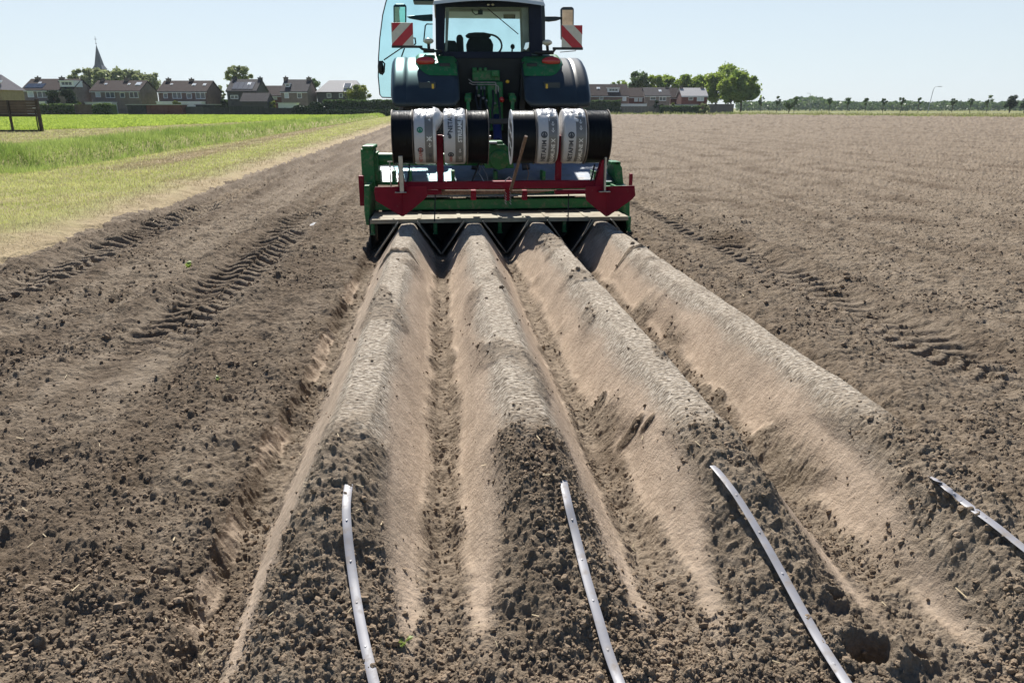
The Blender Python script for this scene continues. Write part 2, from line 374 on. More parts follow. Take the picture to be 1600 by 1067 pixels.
def build_ground():
    u = np.linspace(-0.98, 0.95, 1230)
    D = [1.18]
    while D[-1] < 262:
        d = D[-1]; D.append(d + 0.00172*d + 0.55*d*d/1200*float(sstep(7.0, 22.0, d)))
    D = np.array(D)
    DD, UU = np.meshgrid(D, u, indexing='ij')
    r = DD*UU
    X = r*RT.x + DD*FW.x; Y = r*RT.y + DD*FW.y
    sp = 0.00172*DD*1.0
    Z = np.empty_like(X)
    nrow = 150
    PR = np.empty_like(X); CR = np.empty_like(X); DB = dark_bands(X, Y)
    for i in range(0, len(D), nrow):
        s = slice(i, i+nrow)
        Z[s] = field_z(X[s], Y[s], sp[s]*(1+0.6*sstep(6, 20, DD[s])), DD[s])
        PR[s], CR[s], _ = masks(X[s], Y[s])
    nr, nc = X.shape
    V = np.stack([X, Y, Z], -1).reshape(-1, 3)
    idx = np.arange(nr*nc).reshape(nr, nc)
    F = np.stack([idx[:-1,:-1], idx[:-1,1:], idx[1:,1:], idx[1:,:-1]], -1).reshape(-1, 4)
    fc = V[F].mean(1); fx, fy = fc[:,0], fc[:,1]
    ed = 0.22*perlin(fx*0.9, fy*0.9, 95) + 0.10*perlin(fx*4, fy*4, 96)
    soil = fx > -4.75 + ed
    verge = is_verge(fx, fy) & (fx > -14)
    crop = is_crop(fx, fy)
    zone = np.where(verge, 3, np.where(soil, 0, np.where(crop, 2, 1)))
    out = []
    # column 3: straw / dryness mask along the soil edge
    st = sstep(-5.9, -4.9, X + 0.5*perlin(X*0.8, Y*0.5, 97) + 0.25*perlin(X*3, Y*2.2, 98))
    band = np.exp(-((X+8.7+0.03*(Y-40))/0.75)**2)*sstep(19, 24, Y)*np.clip(0.8+perlin(X*0.9, Y*0.25, 99), 0, 1)
    far = 0.50*sstep(-14.2, -15.0, X)*np.clip(0.62+1.2*perlin(X*0.35, Y*0.12, 100), 0, 1)*sstep(17, 22, Y)
    near = 0.42*np.clip(0.5+1.6*perlin(X*0.5, Y*0.4, 1002), 0, 1)
    st = np.clip(np.maximum(np.maximum(st, band), np.maximum(far, near)), 0, 1)
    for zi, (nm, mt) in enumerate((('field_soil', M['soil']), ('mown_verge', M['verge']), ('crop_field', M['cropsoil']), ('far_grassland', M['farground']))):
        ff = F[zone == zi]
        used = np.zeros(len(V), bool); used[ff.ravel()] = True
        mp = np.cumsum(used)-1
        o = mesh_np(nm, V[used], mp[ff], mt, smooth=True)
        for an, arr in (('pressed', PR), ('crest', CR), ('straw', st), ('dark_bands', DB)):
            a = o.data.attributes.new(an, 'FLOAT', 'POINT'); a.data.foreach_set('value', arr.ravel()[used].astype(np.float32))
        props(o, kind='structure'); out.append(o)
    # the plain that carries on to the horizon
    b = MB(); b.add([(-6000,-500,-0.9),(6000,-500,-0.9),(6000,7000,-0.9),(-6000,7000,-0.9)], [(0,1,2,3)])
    props(b.build('plain', M['farground']), kind='structure')

def gz(x, y):       # smooth ground height at one point
    return float(base_z(np.array([float(x)]), np.array([float(y)]))[0])
def gdet(x, y):
    x = np.atleast_1d(np.asarray(x, float)); y = np.atleast_1d(np.asarray(y, float)); d = np.hypot(x, y)
    return field_z(x, y, 0.00172*d*(1+0.6*sstep(6, 20, d)), d)
def on_ground(px, py, dz=0.0):
    z = 0.0
    for _ in range(14):
        g = G(px, py, z+dz); z = 0.5*z + 0.5*gz(g.x, g.y)
    return G(px, py, z+dz)

# ------------------------------------------------------------------ soil and ground materials
M = {}
def attr(nt, name):
    a = nt.nodes.new('ShaderNodeAttribute'); a.attribute_name = name; return a.outputs['Fac']
def mixc(nt, fac, a, b):
    m = N(nt, 'ShaderNodeMix'); m.data_type = 'RGBA'; L = nt.links.new
    if isinstance(fac, float): m.inputs[0].default_value = fac
    else: L(fac, m.inputs[0])
    for i, c in ((6, a), (7, b)):
        if isinstance(c, tuple): m.inputs[i].default_value = (*c, 1)
        else: L(c, m.inputs[i])
    return m.outputs[2]
def noise(nt, vec, scale, detail=6, rough=0.55, sx=None):
    n = N(nt, 'ShaderNodeTexNoise'); n.inputs['Scale'].default_value = scale; n.inputs['Detail'].default_value = detail; n.inputs['Roughness'].default_value = rough
    if sx:
        mp = N(nt, 'ShaderNodeMapping'); mp.inputs['Scale'].default_value = sx; nt.links.new(vec, mp.inputs['Vector']); vec = mp.outputs[0]
    nt.links.new(vec, n.inputs['Vector']); return n.outputs['Fac']
def soil_material():
    m, nt, b = newmat('soil'); L = nt.links.new
    tc = N(nt, 'ShaderNodeTexCoord').outputs['Object']
    pr = attr(nt, 'pressed'); cr = attr(nt, 'crest')
    r1 = ramp(nt, [(0.32, (0.098,0.072,0.048)), (0.5, (0.216,0.167,0.117)), (0.68, (0.385,0.312,0.234))]); L(noise(nt, tc, 26, 8, 0.68), r1.inputs[0])
    r1b = ramp(nt, [(0.34, (0.130,0.104,0.077)), (0.66, (0.285,0.236,0.185))]); L(noise(nt, tc, 3.2, 9, 0.72), r1b.inputs[0])
    loose = mixc(nt, 0.45, r1.outputs[0], r1b.outputs[0])
    r2 = ramp(nt, [(0.32, (0.325,0.250,0.184)), (0.68, (0.485,0.383,0.291))]); L(noise(nt, tc, 1.0, 9, 0.68, (16, 22, 16)), r2.inputs[0])
    r3 = ramp(nt, [(0.40, (0.15,0.122,0.094)), (0.5, (0.34,0.288,0.226)), (0.60, (0.60,0.53,0.44))]); L(noise(nt, tc, 1.0, 9, 0.70, (30, 95, 30)), r3.inputs[0])
    pressed = mixc(nt, cr, r2.outputs[0], r3.outputs[0])
    dk = N(nt, 'ShaderNodeMix'); dk.data_type = 'RGBA'; dk.blend_type = 'MULTIPLY'; L(attr(nt, 'dark_bands'), dk.inputs[0]); L(loose, dk.inputs[6]); dk.inputs[7].default_value = (0.50, 0.455, 0.42, 1)
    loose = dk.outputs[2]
    rp = ramp(nt, [(0.46, 0.0), (0.68, 0.5)]); L(noise(nt, tc, 2.6, 8, 0.7), rp.inputs[0])
    pressed = mixc(nt, rp.outputs[0], pressed, loose)
    c = mixc(nt, pr, loose, pressed)
    L(c, b.inputs['Base Color']); b.inputs['Roughness'].default_value = 0.95; b.inputs['Specular IOR Level'].default_value = 0.15
    # fine grain
    n1 = noise(nt, tc, 190, 6, 0.7); n2 = noise(nt, tc, 45, 7, 0.65); n3 = noise(nt, tc, 1.0, 7, 0.66, (42, 130, 42)); n4 = noise(nt, tc, 9, 6, 0.65)
    def mth(op, a, bb):
        q = N(nt, 'ShaderNodeMath'); q.operation = op
        for i, z in enumerate((a, bb)):
            if isinstance(z, (int, float)): q.inputs[i].default_value = z
            else: L(z, q.inputs[i])
        return q.outputs[0]
    lo = mth('ADD', mth('MULTIPLY', n1, 0.006), mth('ADD', mth('MULTIPLY', n2, 0.030), mth('MULTIPLY', n4, 0.06)))
    ph = mth('ADD', mth('ADD', mth('MULTIPLY', n1, 0.005), mth('MULTIPLY', n2, 0.012)), mth('MULTIPLY', mth('MULTIPLY', n3, cr), 0.014))
    mx = N(nt, 'ShaderNodeMix'); mx.data_type = 'FLOAT'; L(pr, mx.inputs[0]); L(lo, mx.inputs[2]); L(ph, mx.inputs[3])
    bp = N(nt, 'ShaderNodeBump'); bp.inputs['Strength'].default_value = 0.75; bp.inputs['Distance'].default_value = 1.0
    L(mx.outputs[0], bp.inputs['Height']); L(bp.outputs[0], b.inputs['Normal'])
    return m
def ground_mat(name, stops_a, stops_b, use_straw=True, s1=2.0, s2=0.25):
    m, nt, b = newmat(name); L = nt.links.new
    tc = N(nt, 'ShaderNodeTexCoord').outputs['Object']
    ra = ramp(nt, stops_a); L(noise(nt, tc, s1, 9, 0.66), ra.inputs[0])
    rb = ramp(nt, stops_b); L(noise(nt, tc, s1*1.6, 9, 0.7), rb.inputs[0])
    if use_straw: f = attr(nt, 'straw')
    else:
        rr = ramp(nt, [(0.35, 0.0), (0.65, 1.0)]); L(noise(nt, tc, s2, 6), rr.inputs[0]); f = rr.outputs[0]
    L(mixc(nt, f, ra.outputs[0], rb.outputs[0]), b.inputs['Base Color'])
    b.inputs['Roughness'].default_value = 0.95; b.inputs['Specular IOR Level'].default_value = 0.1
    bp = N(nt, 'ShaderNodeBump'); bp.inputs['Strength'].default_value = 0.7; bp.inputs['Distance'].default_value = 0.06
    L(noise(nt, tc, 22, 7, 0.7), bp.inputs['Height']); L(bp.outputs[0], b.inputs['Normal'])
    return m
M['soil'] = soil_material()
M['verge'] = ground_mat('verge', [(0.3, (0.24,0.24,0.085)), (0.55, (0.34,0.33,0.135)), (0.75, (0.41,0.38,0.19))], [(0.3, (0.26,0.20,0.12)), (0.7, (0.46,0.37,0.235))])
M['cropsoil'] = ground_mat('cropsoil', [(0.3, (0.23,0.30,0.05)), (0.7, (0.34,0.41,0.09))], [(0.3, (0.15,0.22,0.03)), (0.7, (0.2,0.28,0.05))], False, 1.2, 0.1)
M['farground'] = ground_mat('farground', [(0.3, (0.13,0.16,0.04)), (0.7, (0.24,0.25,0.085))], [(0.3, (0.16,0.17,0.06)), (0.7, (0.32,0.28,0.15))], False, 0.5, 0.04)
M['clod'] = pmat('clod', (0.235,0.178,0.125), 0.95, 0.35, 18, bump=0.6, bscale=120, spec=0.15)
M['straw'] = pmat('straw', (0.38,0.305,0.19), 0.8, 0.4, 3)
M['blade'] = leafmat('blade', (0.35,0.41,0.10), (0.60,0.60,0.23), 0.9, 0.5)
M['blade_dry'] = leafmat('blade_dry', (0.38,0.31,0.18), (0.56,0.47,0.29), 1.5, 0.25)
M['tall_blade'] = leafmat('tall_blade', (0.20,0.29,0.06), (0.38,0.46,0.13), 0.5, 0.5)
M['crop_leaf'] = leafmat('crop_leaf', (0.33,0.43,0.06), (0.48,0.56,0.12), 0.4, 0.5)
M['verge_blade'] = leafmat('verge_blade', (0.24,0.29,0.09), (0.48,0.45,0.23), 0.15)

build_ground()

# ------------------------------------------------------------------ loose crumbs of soil, straw bits
def ico():
    t = (1+5**0.5)/2
    v = [(-1,t,0),(1,t,0),(-1,-t,0),(1,-t,0),(0,-1,t),(0,1,t),(0,-1,-t),(0,1,-t),(t,0,-1),(t,0,1),(-t,0,-1),(-t,0,1)]
    f = [(0,11,5),(0,5,1),(0,1,7),(0,7,10),(0,10,11),(1,5,9),(5,11,4),(11,10,2),(10,7,6),(7,1,8),(3,9,4),(3,4,2),(3,2,6),(3,6,8),(3,8,9),(4,9,5),(2,4,11),(6,2,10),(8,6,7),(9,8,1)]
    v = [Vector(a).normalized() for a in v]; cache = {}
    def mid(a, b):
        k = (min(a,b), max(a,b))
        if k not in cache: v.append(((v[a]+v[b])/2).normalized()); cache[k] = len(v)-1
        return cache[k]
    nf = []
    for a, b, c in f:
        x, y, z = mid(a,b), mid(b,c), mid(c,a); nf += [(a,x,z),(b,y,x),(c,z,y),(x,y,z)]
    return np.array([tuple(q) for q in v]), np.array(nf)
def scatter_clods():
    iv, jf = ico(); iv = iv[:12]; jf = np.array([(0,11,5),(0,5,1),(0,1,7),(0,7,10),(0,10,11),(1,5,9),(5,11,4),(11,10,2),(10,7,6),(7,1,8),(3,9,4),(3,4,2),(3,2,6),(3,6,8),(3,8,9),(4,9,5),(2,4,11),(6,2,10),(8,6,7),(9,8,1)])
    n0 = 330000
    D = 1.5*np.exp(rng.random(n0)*math.log(26/1.5)); u = rng.uniform(-0.9, 0.9, n0)
    X = D*u*RT.x + D*FW.x; Y = D*u*RT.y + D*FW.y
    pr, cr, fu = masks(X, Y)
    dens = (1-pr)*np.clip(0.40+1.5*fbm(X*1.1, Y*1.1, 70, 2), 0.04, 1)
    fg = (X > -0.75)*sstep(3.6, 2.2, D)
    dens = np.maximum(dens*0.35*sstep(30, 3, D), dens*fg*0.8) + 0.006*pr
    keep = (rng.random(n0) < dens) & (X > -4.4) & ~((Y > 8.6) & (Y < 16) & (X > -0.8) & (X < 2.3))
    X, Y, D = X[keep], Y[keep], D[keep]; n = len(X)
    r = 0.0026 + 0.0060*rng.random(n)**2.2 + 0.010*rng.random(n)**14
    r = r*np.clip(D/4.0, 1.0, 1.7)
    Z = gdet(X, Y) + r*0.25
    V = np.empty((n, 12, 3)); sc = rng.uniform(0.75, 1.25, (n, 1, 3))
    lump = 1 + 0.22*rng.standard_normal((n, 12, 1)).clip(-1.6, 1.6)
    base = iv[None]*lump*sc
    a = rng.random(n)*6.283; ca, sa = np.cos(a)[:,None], np.sin(a)[:,None]
    V[..., 0] = (base[...,0]*ca - base[...,1]*sa)*r[:,None] + X[:,None]
    V[..., 1] = (base[...,0]*sa + base[...,1]*ca)*r[:,None] + Y[:,None]
    V[..., 2] = base[...,2]*r[:,None]*0.85 + Z[:,None]
    F = (jf[None] + (np.arange(n)*12)[:,None,None]).reshape(-1, 3)
    o = mesh_np('loose_soil_crumbs', V.reshape(-1,3), F, M['clod'], smooth=False)
    props(o, 'brown crumbs and clods of loose tilled soil scattered over the field', 'soil crumbs', kind='stuff')
scatter_clods()
def ribbons(X, Y, Z, ln, w, ang, lift, curl=0.0):
    n = len(X); dx = np.cos(ang); dy = np.sin(ang)
    V = np.empty((n, 4, 3))
    for k, (a, b) in enumerate(((-.5,-.5),(.5,-.5),(.5,.5),(-.5,.5))):
        V[:,k,0] = X + dx*ln*a - dy*w*b; V[:,k,1] = Y + dy*ln*a + dx*w*b; V[:,k,2] = Z + lift*(0.2 + (a > 0)) 
    return V.reshape(-1,3), np.arange(n*4).reshape(n, 4)
def scatter_straw():
    n = 5200
    D = 1.6*np.exp(rng.random(n)*math.log(24/1.6)); u = rng.uniform(-0.9, 0.9, n)
    X = D*u*RT.x + D*FW.x; Y = D*u*RT.y + D*FW.y
    pr, _, _ = masks(X, Y)
    k = (rng.random(n) < (1-pr)*0.10 + 0.003) & (X > -4.6); X, Y, D = X[k], Y[k], D[k]; n = len(X)
    ln = 0.008 + 0.038*rng.random(n)**2*np.clip(D/4, 1, 3)
    V, F = ribbons(X, Y, gdet(X, Y)+0.004, ln, ln*0.09+0.0012, rng.random(n)*6.28, 0.006)
    props(mesh_np('straw_bits', V, F, M['straw']), 'pale dry straw bits scattered on the soil', 'straw', kind='stuff')
scatter_straw()

# ------------------------------------------------------------------ grasses
def blades(name, X, Y, Z, h, w, lean, mat, label, cat, mats=None, midx=None):
    n = len(X); a = rng.random(n)*6.283; l = rng.random(n)*lean*h; b = rng.random(n)*6.283
    V = np.empty((n, 4, 3))
    V[:,0] = np.stack([X-np.cos(a)*w/2, Y-np.sin(a)*w/2, Z-0.02], -1); V[:,1] = np.stack([X+np.cos(a)*w/2, Y+np.sin(a)*w/2, Z-0.02], -1)
    V[:,2] = np.stack([X+np.cos(b)*l+np.cos(a)*w*0.18, Y+np.sin(b)*l+np.sin(a)*w*0.18, Z+h], -1)
    V[:,3] = np.stack([X+np.cos(b)*l-np.cos(a)*w*0.18, Y+np.sin(b)*l-np.sin(a)*w*0.18, Z+h], -1)
    o = mesh_np(name, V.reshape(-1,3), np.arange(n*4).reshape(n,4), mat, mats=mats, matidx=midx)
    return props(o, label, cat, kind='stuff')
def scatter_fan(n, d0, d1, umin, umax, pw=1.0):
    D = d0*np.exp(rng.random(n)**pw*math.log(d1/d0)); u = rng.uniform(umin, umax, n)
    return D*u*RT.x + D*FW.x, D*u*RT.y + D*FW.y, D
# mown grass
X, Y, D = scatter_fan(520000, 6.5, 170, -0.95, 0.0)
k = (X < -5.0 + 0.4*perlin(X*0.8, Y*0.5, 97)) & ~is_crop(X, Y) & ~((X > -14.2) & (X < -10.2) & (Y > 21))
k &= rng.random(len(X)) < 0.35 + 0.65*sstep(-5.1, -6.2, X)
X, Y, D = X[k], Y[k], D[k]
dry = rng.random(len(X)) < np.clip(sstep(-6.3, -5.0, X + 0.4*perlin(X*0.8, Y*0.5, 97)) + 0.8*np.exp(-((X+8.7+0.03*(Y-40))/0.8)**2)*(Y > 20) + 0.38*(X < -14.3) + 0.30, 0, 1)
sc = np.clip(D/9, 1, 9)
blades('mown_grass', X, Y, gdet(X, Y), rng.uniform(0.010, 0.036, len(X))*np.clip(sc, 1, 2.0), 0.006*sc, 1.2, None, 'short mown grass with dry patches along the field edge', 'grass', [M['blade'], M['blade_dry']], dry.astype(int))
# tall ditch grass
X, Y, D = scatter_fan(480000, 17, 190, -0.95, -0.02)
e = 0.5*perlin(Y*0.25, X*0, 201)
k = (X > -14.4+e) & (X < -10.0+e) & (Y > 20.5+1.0*perlin(X*0.6, Y*0, 202)+ (X+10)*-0.15); X, Y, D = X[k], Y[k], D[k]
sc = np.clip(D/18, 1, 8)
blades('tall_grass', X, Y, gdet(X, Y), rng.uniform(0.05, 0.30, len(X))*(0.5+1.0*np.clip(0.5+perlin(X*0.5, Y*0.5, 203), 0, 1)), 0.013*sc, 0.8, M['tall_blade'], 'long bright green grass growing along the ditch bank', 'grass')
# crop leaves
X, Y, D = scatter_fan(330000, 48, 186, -0.95, 0.0)
k = is_crop(X, Y); X, Y, D = X[k], Y[k], D[k]
X = np.round(X/0.5)*0.5 + rng.normal(0, 0.07, len(X))
blades('crop_plants', X, Y, gdet(X, Y), rng.uniform(0.06, 0.22, len(X)), 0.07*np.clip(D/55, 1, 4), 1.3, M['crop_leaf'], 'bright green young crop plants filling the left field', 'crop')
# rough far verge on the right
X, Y, D = scatter_fan(150000, 120, 215, -0.1, 0.95, 1.0)
k = is_verge(X, Y) & ~is_verge(X, Y-16) & (X > 20); X, Y, D = X[k], Y[k], D[k]
hh = 0.25 + 0.75*np.clip(0.5+1.2*perlin(X*0.22, Y*0.22, 211), 0, 1)
blades('verge_grass', X, Y, gdet(X, Y)-0.05, rng.uniform(0.3, 1.0, len(X))*hh, 0.16*np.ones(len(X)), 0.5, M['verge_blade'], 'pale rough grass verge along the far edge of the field', 'grass')
# ------------------------------------------------------------------ machine materials
M['green'] = pmat('green', (0.016,0.150,0.045), 0.45, 0.15, 9, dirt=(0.24,0.20,0.145), dirtamt=0.30, spec=0.35)
M['red'] = pmat('red', (0.215,0.005,0.020), 0.50, 0.15, 7, dirt=(0.22,0.10,0.08), dirtamt=0.04, spec=0.2)
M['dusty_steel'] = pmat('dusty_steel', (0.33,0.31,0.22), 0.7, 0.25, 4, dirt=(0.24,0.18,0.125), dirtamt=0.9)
M['hood_steel'] = pmat('hood_steel', (0.16,0.18,0.21), 0.42, 0.2, 3, metal=0.5, dirt=(0.22,0.19,0.15), dirtamt=0.4)
M['frame_black'] = pmat('frame_black', (0.010,0.015,0.034), 0.55, 0.2, 4, spec=0.2)
M['soiled_steel'] = pmat('soiled_steel', (0.34,0.29,0.21), 0.8, 0.3, 14, dirt=(0.12,0.095,0.07), dirtamt=1.0)
M['steel'] = pmat('steel', (0.36,0.34,0.33), 0.38, 0.2, 20, metal=0.9)
M['rust'] = pmat('rust', (0.20,0.125,0.085), 0.75, 0.35, 30, bump=0.3, bscale=200)
M['black'] = pmat('black', (0.013,0.014,0.016), 0.5, 0.3, 8)
M['black_plastic'] = pmat('black_plastic', (0.022,0.033,0.044), 0.42, 0.2, 4, coat=0.08, spec=0.4)
M['rubber'] = pmat('rubber', (0.02,0.019,0.018), 0.85, 0.3, 10, dirt=(0.2,0.155,0.115), dirtamt=0.6, bump=0.2)
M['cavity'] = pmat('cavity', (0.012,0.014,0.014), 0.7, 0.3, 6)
M['roof_cream'] = pmat('roof_cream', (0.72,0.72,0.68), 0.4, 0.06, 3)
M['white_reflective'] = pmat('white_reflective', (0.66,0.62,0.55), 0.45, 0.08, 20)
M['red_reflective'] = pmat('red_reflective', (0.50,0.02,0.035), 0.4, 0.1, 20)
M['lamp_red'] = pmat('lamp_red', (0.45,0.02,0.012), 0.15, 0.1, 10, coat=0.6)
M['lamp_amber'] = pmat('lamp_amber', (0.75,0.45,0.03), 0.2, 0.1, 10)
M['lamp_clear'] = pmat('lamp_clear', (0.55,0.53,0.45), 0.2, 0.1, 10, coat=0.5)
M['mirror'] = pmat('mirror', (0.75,0.78,0.78), 0.04, 0.03, 2, metal=1.0)
M['glass'] = glassmat('glass', (0.90,0.98,0.985))
M['door_glass'] = glassmat('door_glass', (0.78,0.95,0.965))
M['seat_cloth'] = pmat('seat_cloth', (0.022,0.023,0.025), 0.8, 0.25, 20)
M['lining'] = pmat('lining', (0.40,0.35,0.30), 0.8, 0.12, 6)
M['yellow_paint'] = pmat('yellow_paint', (0.7,0.5,0.03), 0.45, 0.1, 6)
M['paper'] = pmat('paper', (0.74,0.72,0.70), 0.7, 0.05, 6)
M['flange_white'] = pmat('flange_white', (0.70,0.71,0.73), 0.45, 0.06, 5)
M['flange_dark'] = pmat('flange_dark', (0.20,0.17,0.15), 0.6, 0.2, 8)
M['blue_paint'] = pmat('blue_paint', (0.008,0.012,0.09), 0.5, 0.1, 9)
M['print_dark'] = pmat('print_dark', (0.05,0.055,0.07), 0.5, 0.1, 30)
M['print_white'] = pmat('print_white', (0.75,0.74,0.72), 0.5, 0.05, 30)
M['print_green'] = pmat('print_green', (0.02,0.20,0.12), 0.5, 0.1, 30)
M['print_red'] = pmat('print_red', (0.42,0.12,0.10), 0.5, 0.1, 30)
def wound_mat():
    m, nt, b = newmat('wound_tape'); L = nt.links.new
    tc = N(nt, 'ShaderNodeTexCoord').outputs['Object']
    r = ramp(nt, [(0.3, (0.003,0.004,0.006)), (0.7, (0.008,0.009,0.012))]); L(noise(nt, tc, 1.0, 5, 0.6, (160, 6, 6)), r.inputs[0]); L(r.outputs[0], b.inputs['Base Color'])
    b.inputs['Roughness'].default_value = 0.36; b.inputs['Specular IOR Level'].default_value = 0.2
    bp = N(nt, 'ShaderNodeBump'); bp.inputs['Strength'].default_value = 0.6; bp.inputs['Distance'].default_value = 0.008
    L(noise(nt, tc, 1.0, 4, 0.6, (110, 4, 4)), bp.inputs['Height']); L(bp.outputs[0], b.inputs['Normal']); return m
M['wound_tape'] = wound_mat()
def film_mat():
    m, nt, b = newmat('film'); L = nt.links.new
    tc = N(nt, 'ShaderNodeTexCoord').outputs['Object']
    r = ramp(nt, [(0.3, (0.60,0.585,0.575)), (0.7, (0.74,0.725,0.71))]); L(noise(nt, tc, 9, 6), r.inputs[0]); L(r.outputs[0], b.inputs['Base Color'])
    b.inputs['Roughness'].default_value = 0.28; b.inputs['Transmission Weight'].default_value = 0.0; b.inputs['Coat Weight'].default_value = 0.3
    bp = N(nt, 'ShaderNodeBump'); bp.inputs['Strength'].default_value = 0.8; bp.inputs['Distance'].default_value = 0.012
    L(noise(nt, tc, 1.0, 6, 0.6, (14, 26, 26)), bp.inputs['Height']); L(bp.outputs[0], b.inputs['Normal']); return m
M['film'] = film_mat()
M['label_light'] = pmat('label_light', (0.52,0.515,0.53), 0.35, 0.05, 8, coat=0.3, bump=0.15, bscale=30)
M['label_grey'] = pmat('label_grey', (0.17,0.165,0.16), 0.35, 0.08, 8, coat=0.3, bump=0.15, bscale=30)
M['drip_tape'] = pmat('drip_tape', (0.27,0.267,0.29), 0.5, 0.10, 12, dirt=(0.24,0.19,0.14), dirtamt=0.3, spec=0.6)

# ------------------------------------------------------------------ ridging and tape laying machine
XC = 0.725
mc = thing('ridge_former', 'green and red ridging machine with wide tan plates behind the tractor, carrying the tape reels', 'ridging machine', (XC, 9.4, 0))
def part(name, mat, fill, bevel=0.006, smooth=None, parent=None, label=None):
    b = MB(); fill(b); return b.build(name, M[mat], parent or mc, bevel=bevel, smooth=smooth, label=label)
XL, XR = P(578,345,YM).x, P(982,345,YM).x
TZ = 0.365
def f_top(b):
    xs = [XL, XL+0.56, XL+1.02, XL+1.50, XL+2.05, XL+2.52, XR]
    for i in range(6): b.box((xs[i]+0.002, YM, TZ), (xs[i+1]-0.002, YM+0.70, TZ+0.012))
    b.box((XL, YM+0.001, TZ-0.035), (XR, YM+0.012, TZ-0.001))
    for x in (XL+0.1, XL+0.78, XL+1.26, XL+1.77, XL+2.3, XR-0.1):
        for y in (YM+0.08, YM+0.4): b.cyl((x, y, TZ+0.012), (x, y, TZ+0.024), 0.014, 8)
part('top_plate', 'dusty_steel', f_top, 0.003)
for x in (XL+0.56, XL+1.02, XL+1.50, XL+2.05, XL+2.52):
    part('seam_strip', 'dusty_steel', lambda b: b.box((x-0.022, YM+0.02, TZ+0.0125), (x+0.022, YM+0.68, TZ+0.020)), 0.002)
edges = [c for c in RC]
for i, c in enumerate(RC):
    for s in (-1, 1):
        y0 = YM - (0.15 if not (i in (0,) and s < 0) else 0.3)
        pts = [Vector((c+s*0.10, y0, 0.352)), Vector((c+s*0.358, y0-0.03, 0.0))]
        if i in (0, 3) and (c - 0.7) * s > 0 and i == 3: pts[1] = Vector((c+s*0.30, y0, 0.08))
        t = Vector((s*0.82, 0, 0.57))*0.012
        sh = part('side_sheet', 'cavity', lambda b: b.prism([pts[0]+t*0.6, pts[1]+t*0.6, pts[1]+t*1.5, pts[0]+t*1.5], (0, 0.75, 0)), 0.0)  # near-black colour holds the shade inside the furrow gaps
        part('edge_lip', 'soiled_steel', lambda b: b.prism([pts[0]+t*0.4-Vector((0,.012,0)), pts[1]+t*0.4-Vector((0,.012,0)), pts[1]+t*1.7-Vector((0,.012,0)), pts[0]+t*1.7-Vector((0,.012,0))], (0, 0.03, 0)), 0.002, parent=sh)
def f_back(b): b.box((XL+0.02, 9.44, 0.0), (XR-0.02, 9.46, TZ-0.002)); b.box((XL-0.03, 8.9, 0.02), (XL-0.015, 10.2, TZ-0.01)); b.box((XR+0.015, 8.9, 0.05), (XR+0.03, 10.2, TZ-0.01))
part('shade_backing', 'cavity', f_back, 0)  # black backing sheets stand in for the shade under the plate
for xx in (P(582,350,8.8).x, P(680,350,8.8).x, P(781,350,8.8).x, P(882,350,8.8).x, P(983,350,8.8).x):
    part('plate_bracket', 'green', lambda b: (b.box((xx-0.022, 8.80, 0.20), (xx+0.022, 8.87, TZ-0.003)), b.cyl((xx, 8.79, 0.25), (xx, 8.81, 0.25), 0.016, 8), b.box((xx-0.03, 8.78, 0.19), (xx+0.03, 8.89, 0.205))))
part('rear_beam', 'green', lambda b: b.px(586, 977, 309, 329, 9.30, 9.46), 0.012)
part('lit_edge_plate', 'dusty_steel', lambda b: b.px(598, 918, 306.0, 309.0, 9.27, 9.50), 0.003)  # pale plate added to give the beam its sunlit top edge
part('middle_beam', 'green', lambda b: b.px(592, 972, 291, 306, 9.55, 9.75), 0.012)
part('cross_tube', 'green', lambda b: b.cyl(P(586,286.5,9.7), P(966,286.5,9.7), 0.022, 14), 0, 40)
part('front_toolbar', 'green', lambda b: b.px(584, 966, 262, 268, 10.25, 10.37), 0.008)
def f_hood(b):
    a0, a1 = P(586,285,9.72), P(966,285,9.72); n = 10; pr = []
    for k in range(n+1):
        t = k/n; y = 9.72 + 0.62*math.sin(t*1.45); z = a0.z - 0.02 + 0.16*(1-math.cos(t*1.45)) if False else a0.z - 0.02 + 0.20*t
        pr.append((y, z))
    lo = [Vector((a0.x, y, z)) for y, z in pr] + [Vector((a0.x, y, z-0.015)) for y, z in reversed(pr)]
    b.prism(lo, (a1.x-a0.x, 0, 0))
part('tiller_hood', 'hood_steel', f_hood, 0, 30)
for x in (592, 615, 640, 708, 775, 850, 930):
    part('hood_bracket', 'green', lambda b: b.px(x-2.5, x+2.5, 268, 285, 9.68, 9.95), 0.004)
# left chain case and end plates
def f_case(b):
    b.px(567, 583, 233, 300, 9.5, 9.95); b.px(565.5, 584.5, 228, 234, 9.47, 9.98); b.px(583, 590, 238, 284, 9.6, 9.9)
part('chain_case', 'green', f_case, 0.012)
part('end_plate', 'green', lambda b: b.prism([P(569,290,9.0), P(577,290,9.0), P(577,352,9.0), P(572,352,9.0), P(569,330,9.0)], (0, 1.3, 0)), 0.006)
def f_rend(b):
    q = [P(958,256,9.6), P(966,253,9.6), P(972,262,9.6), P(974,285,9.6), P(980,300,9.6), P(980,330,9.6), P(972,330,9.6), P(966,292,9.6)]
    b.prism(q, (0, 0.5, 0)); b.px(955, 970, 253, 258, 9.6, 9.9); b.px(964, 985, 292, 297, 9.2, 9.6)
part('end_bracket', 'green', f_rend, 0.006)
part('end_plate', 'green', lambda b: b.prism([P(976,300,9.0), P(984,300,9.0), P(984,345,9.0), P(976,352,9.0)], (0, 1.3, 0)), 0.006)
part('drive_tube', 'green', lambda b: (b.cyl(P(582,249,9.75), P(768,249,9.75), 0.078, 24), b.cyl(P(584,249,9.75), P(591,249,9.75), 0.10, 24)), 0, 40)
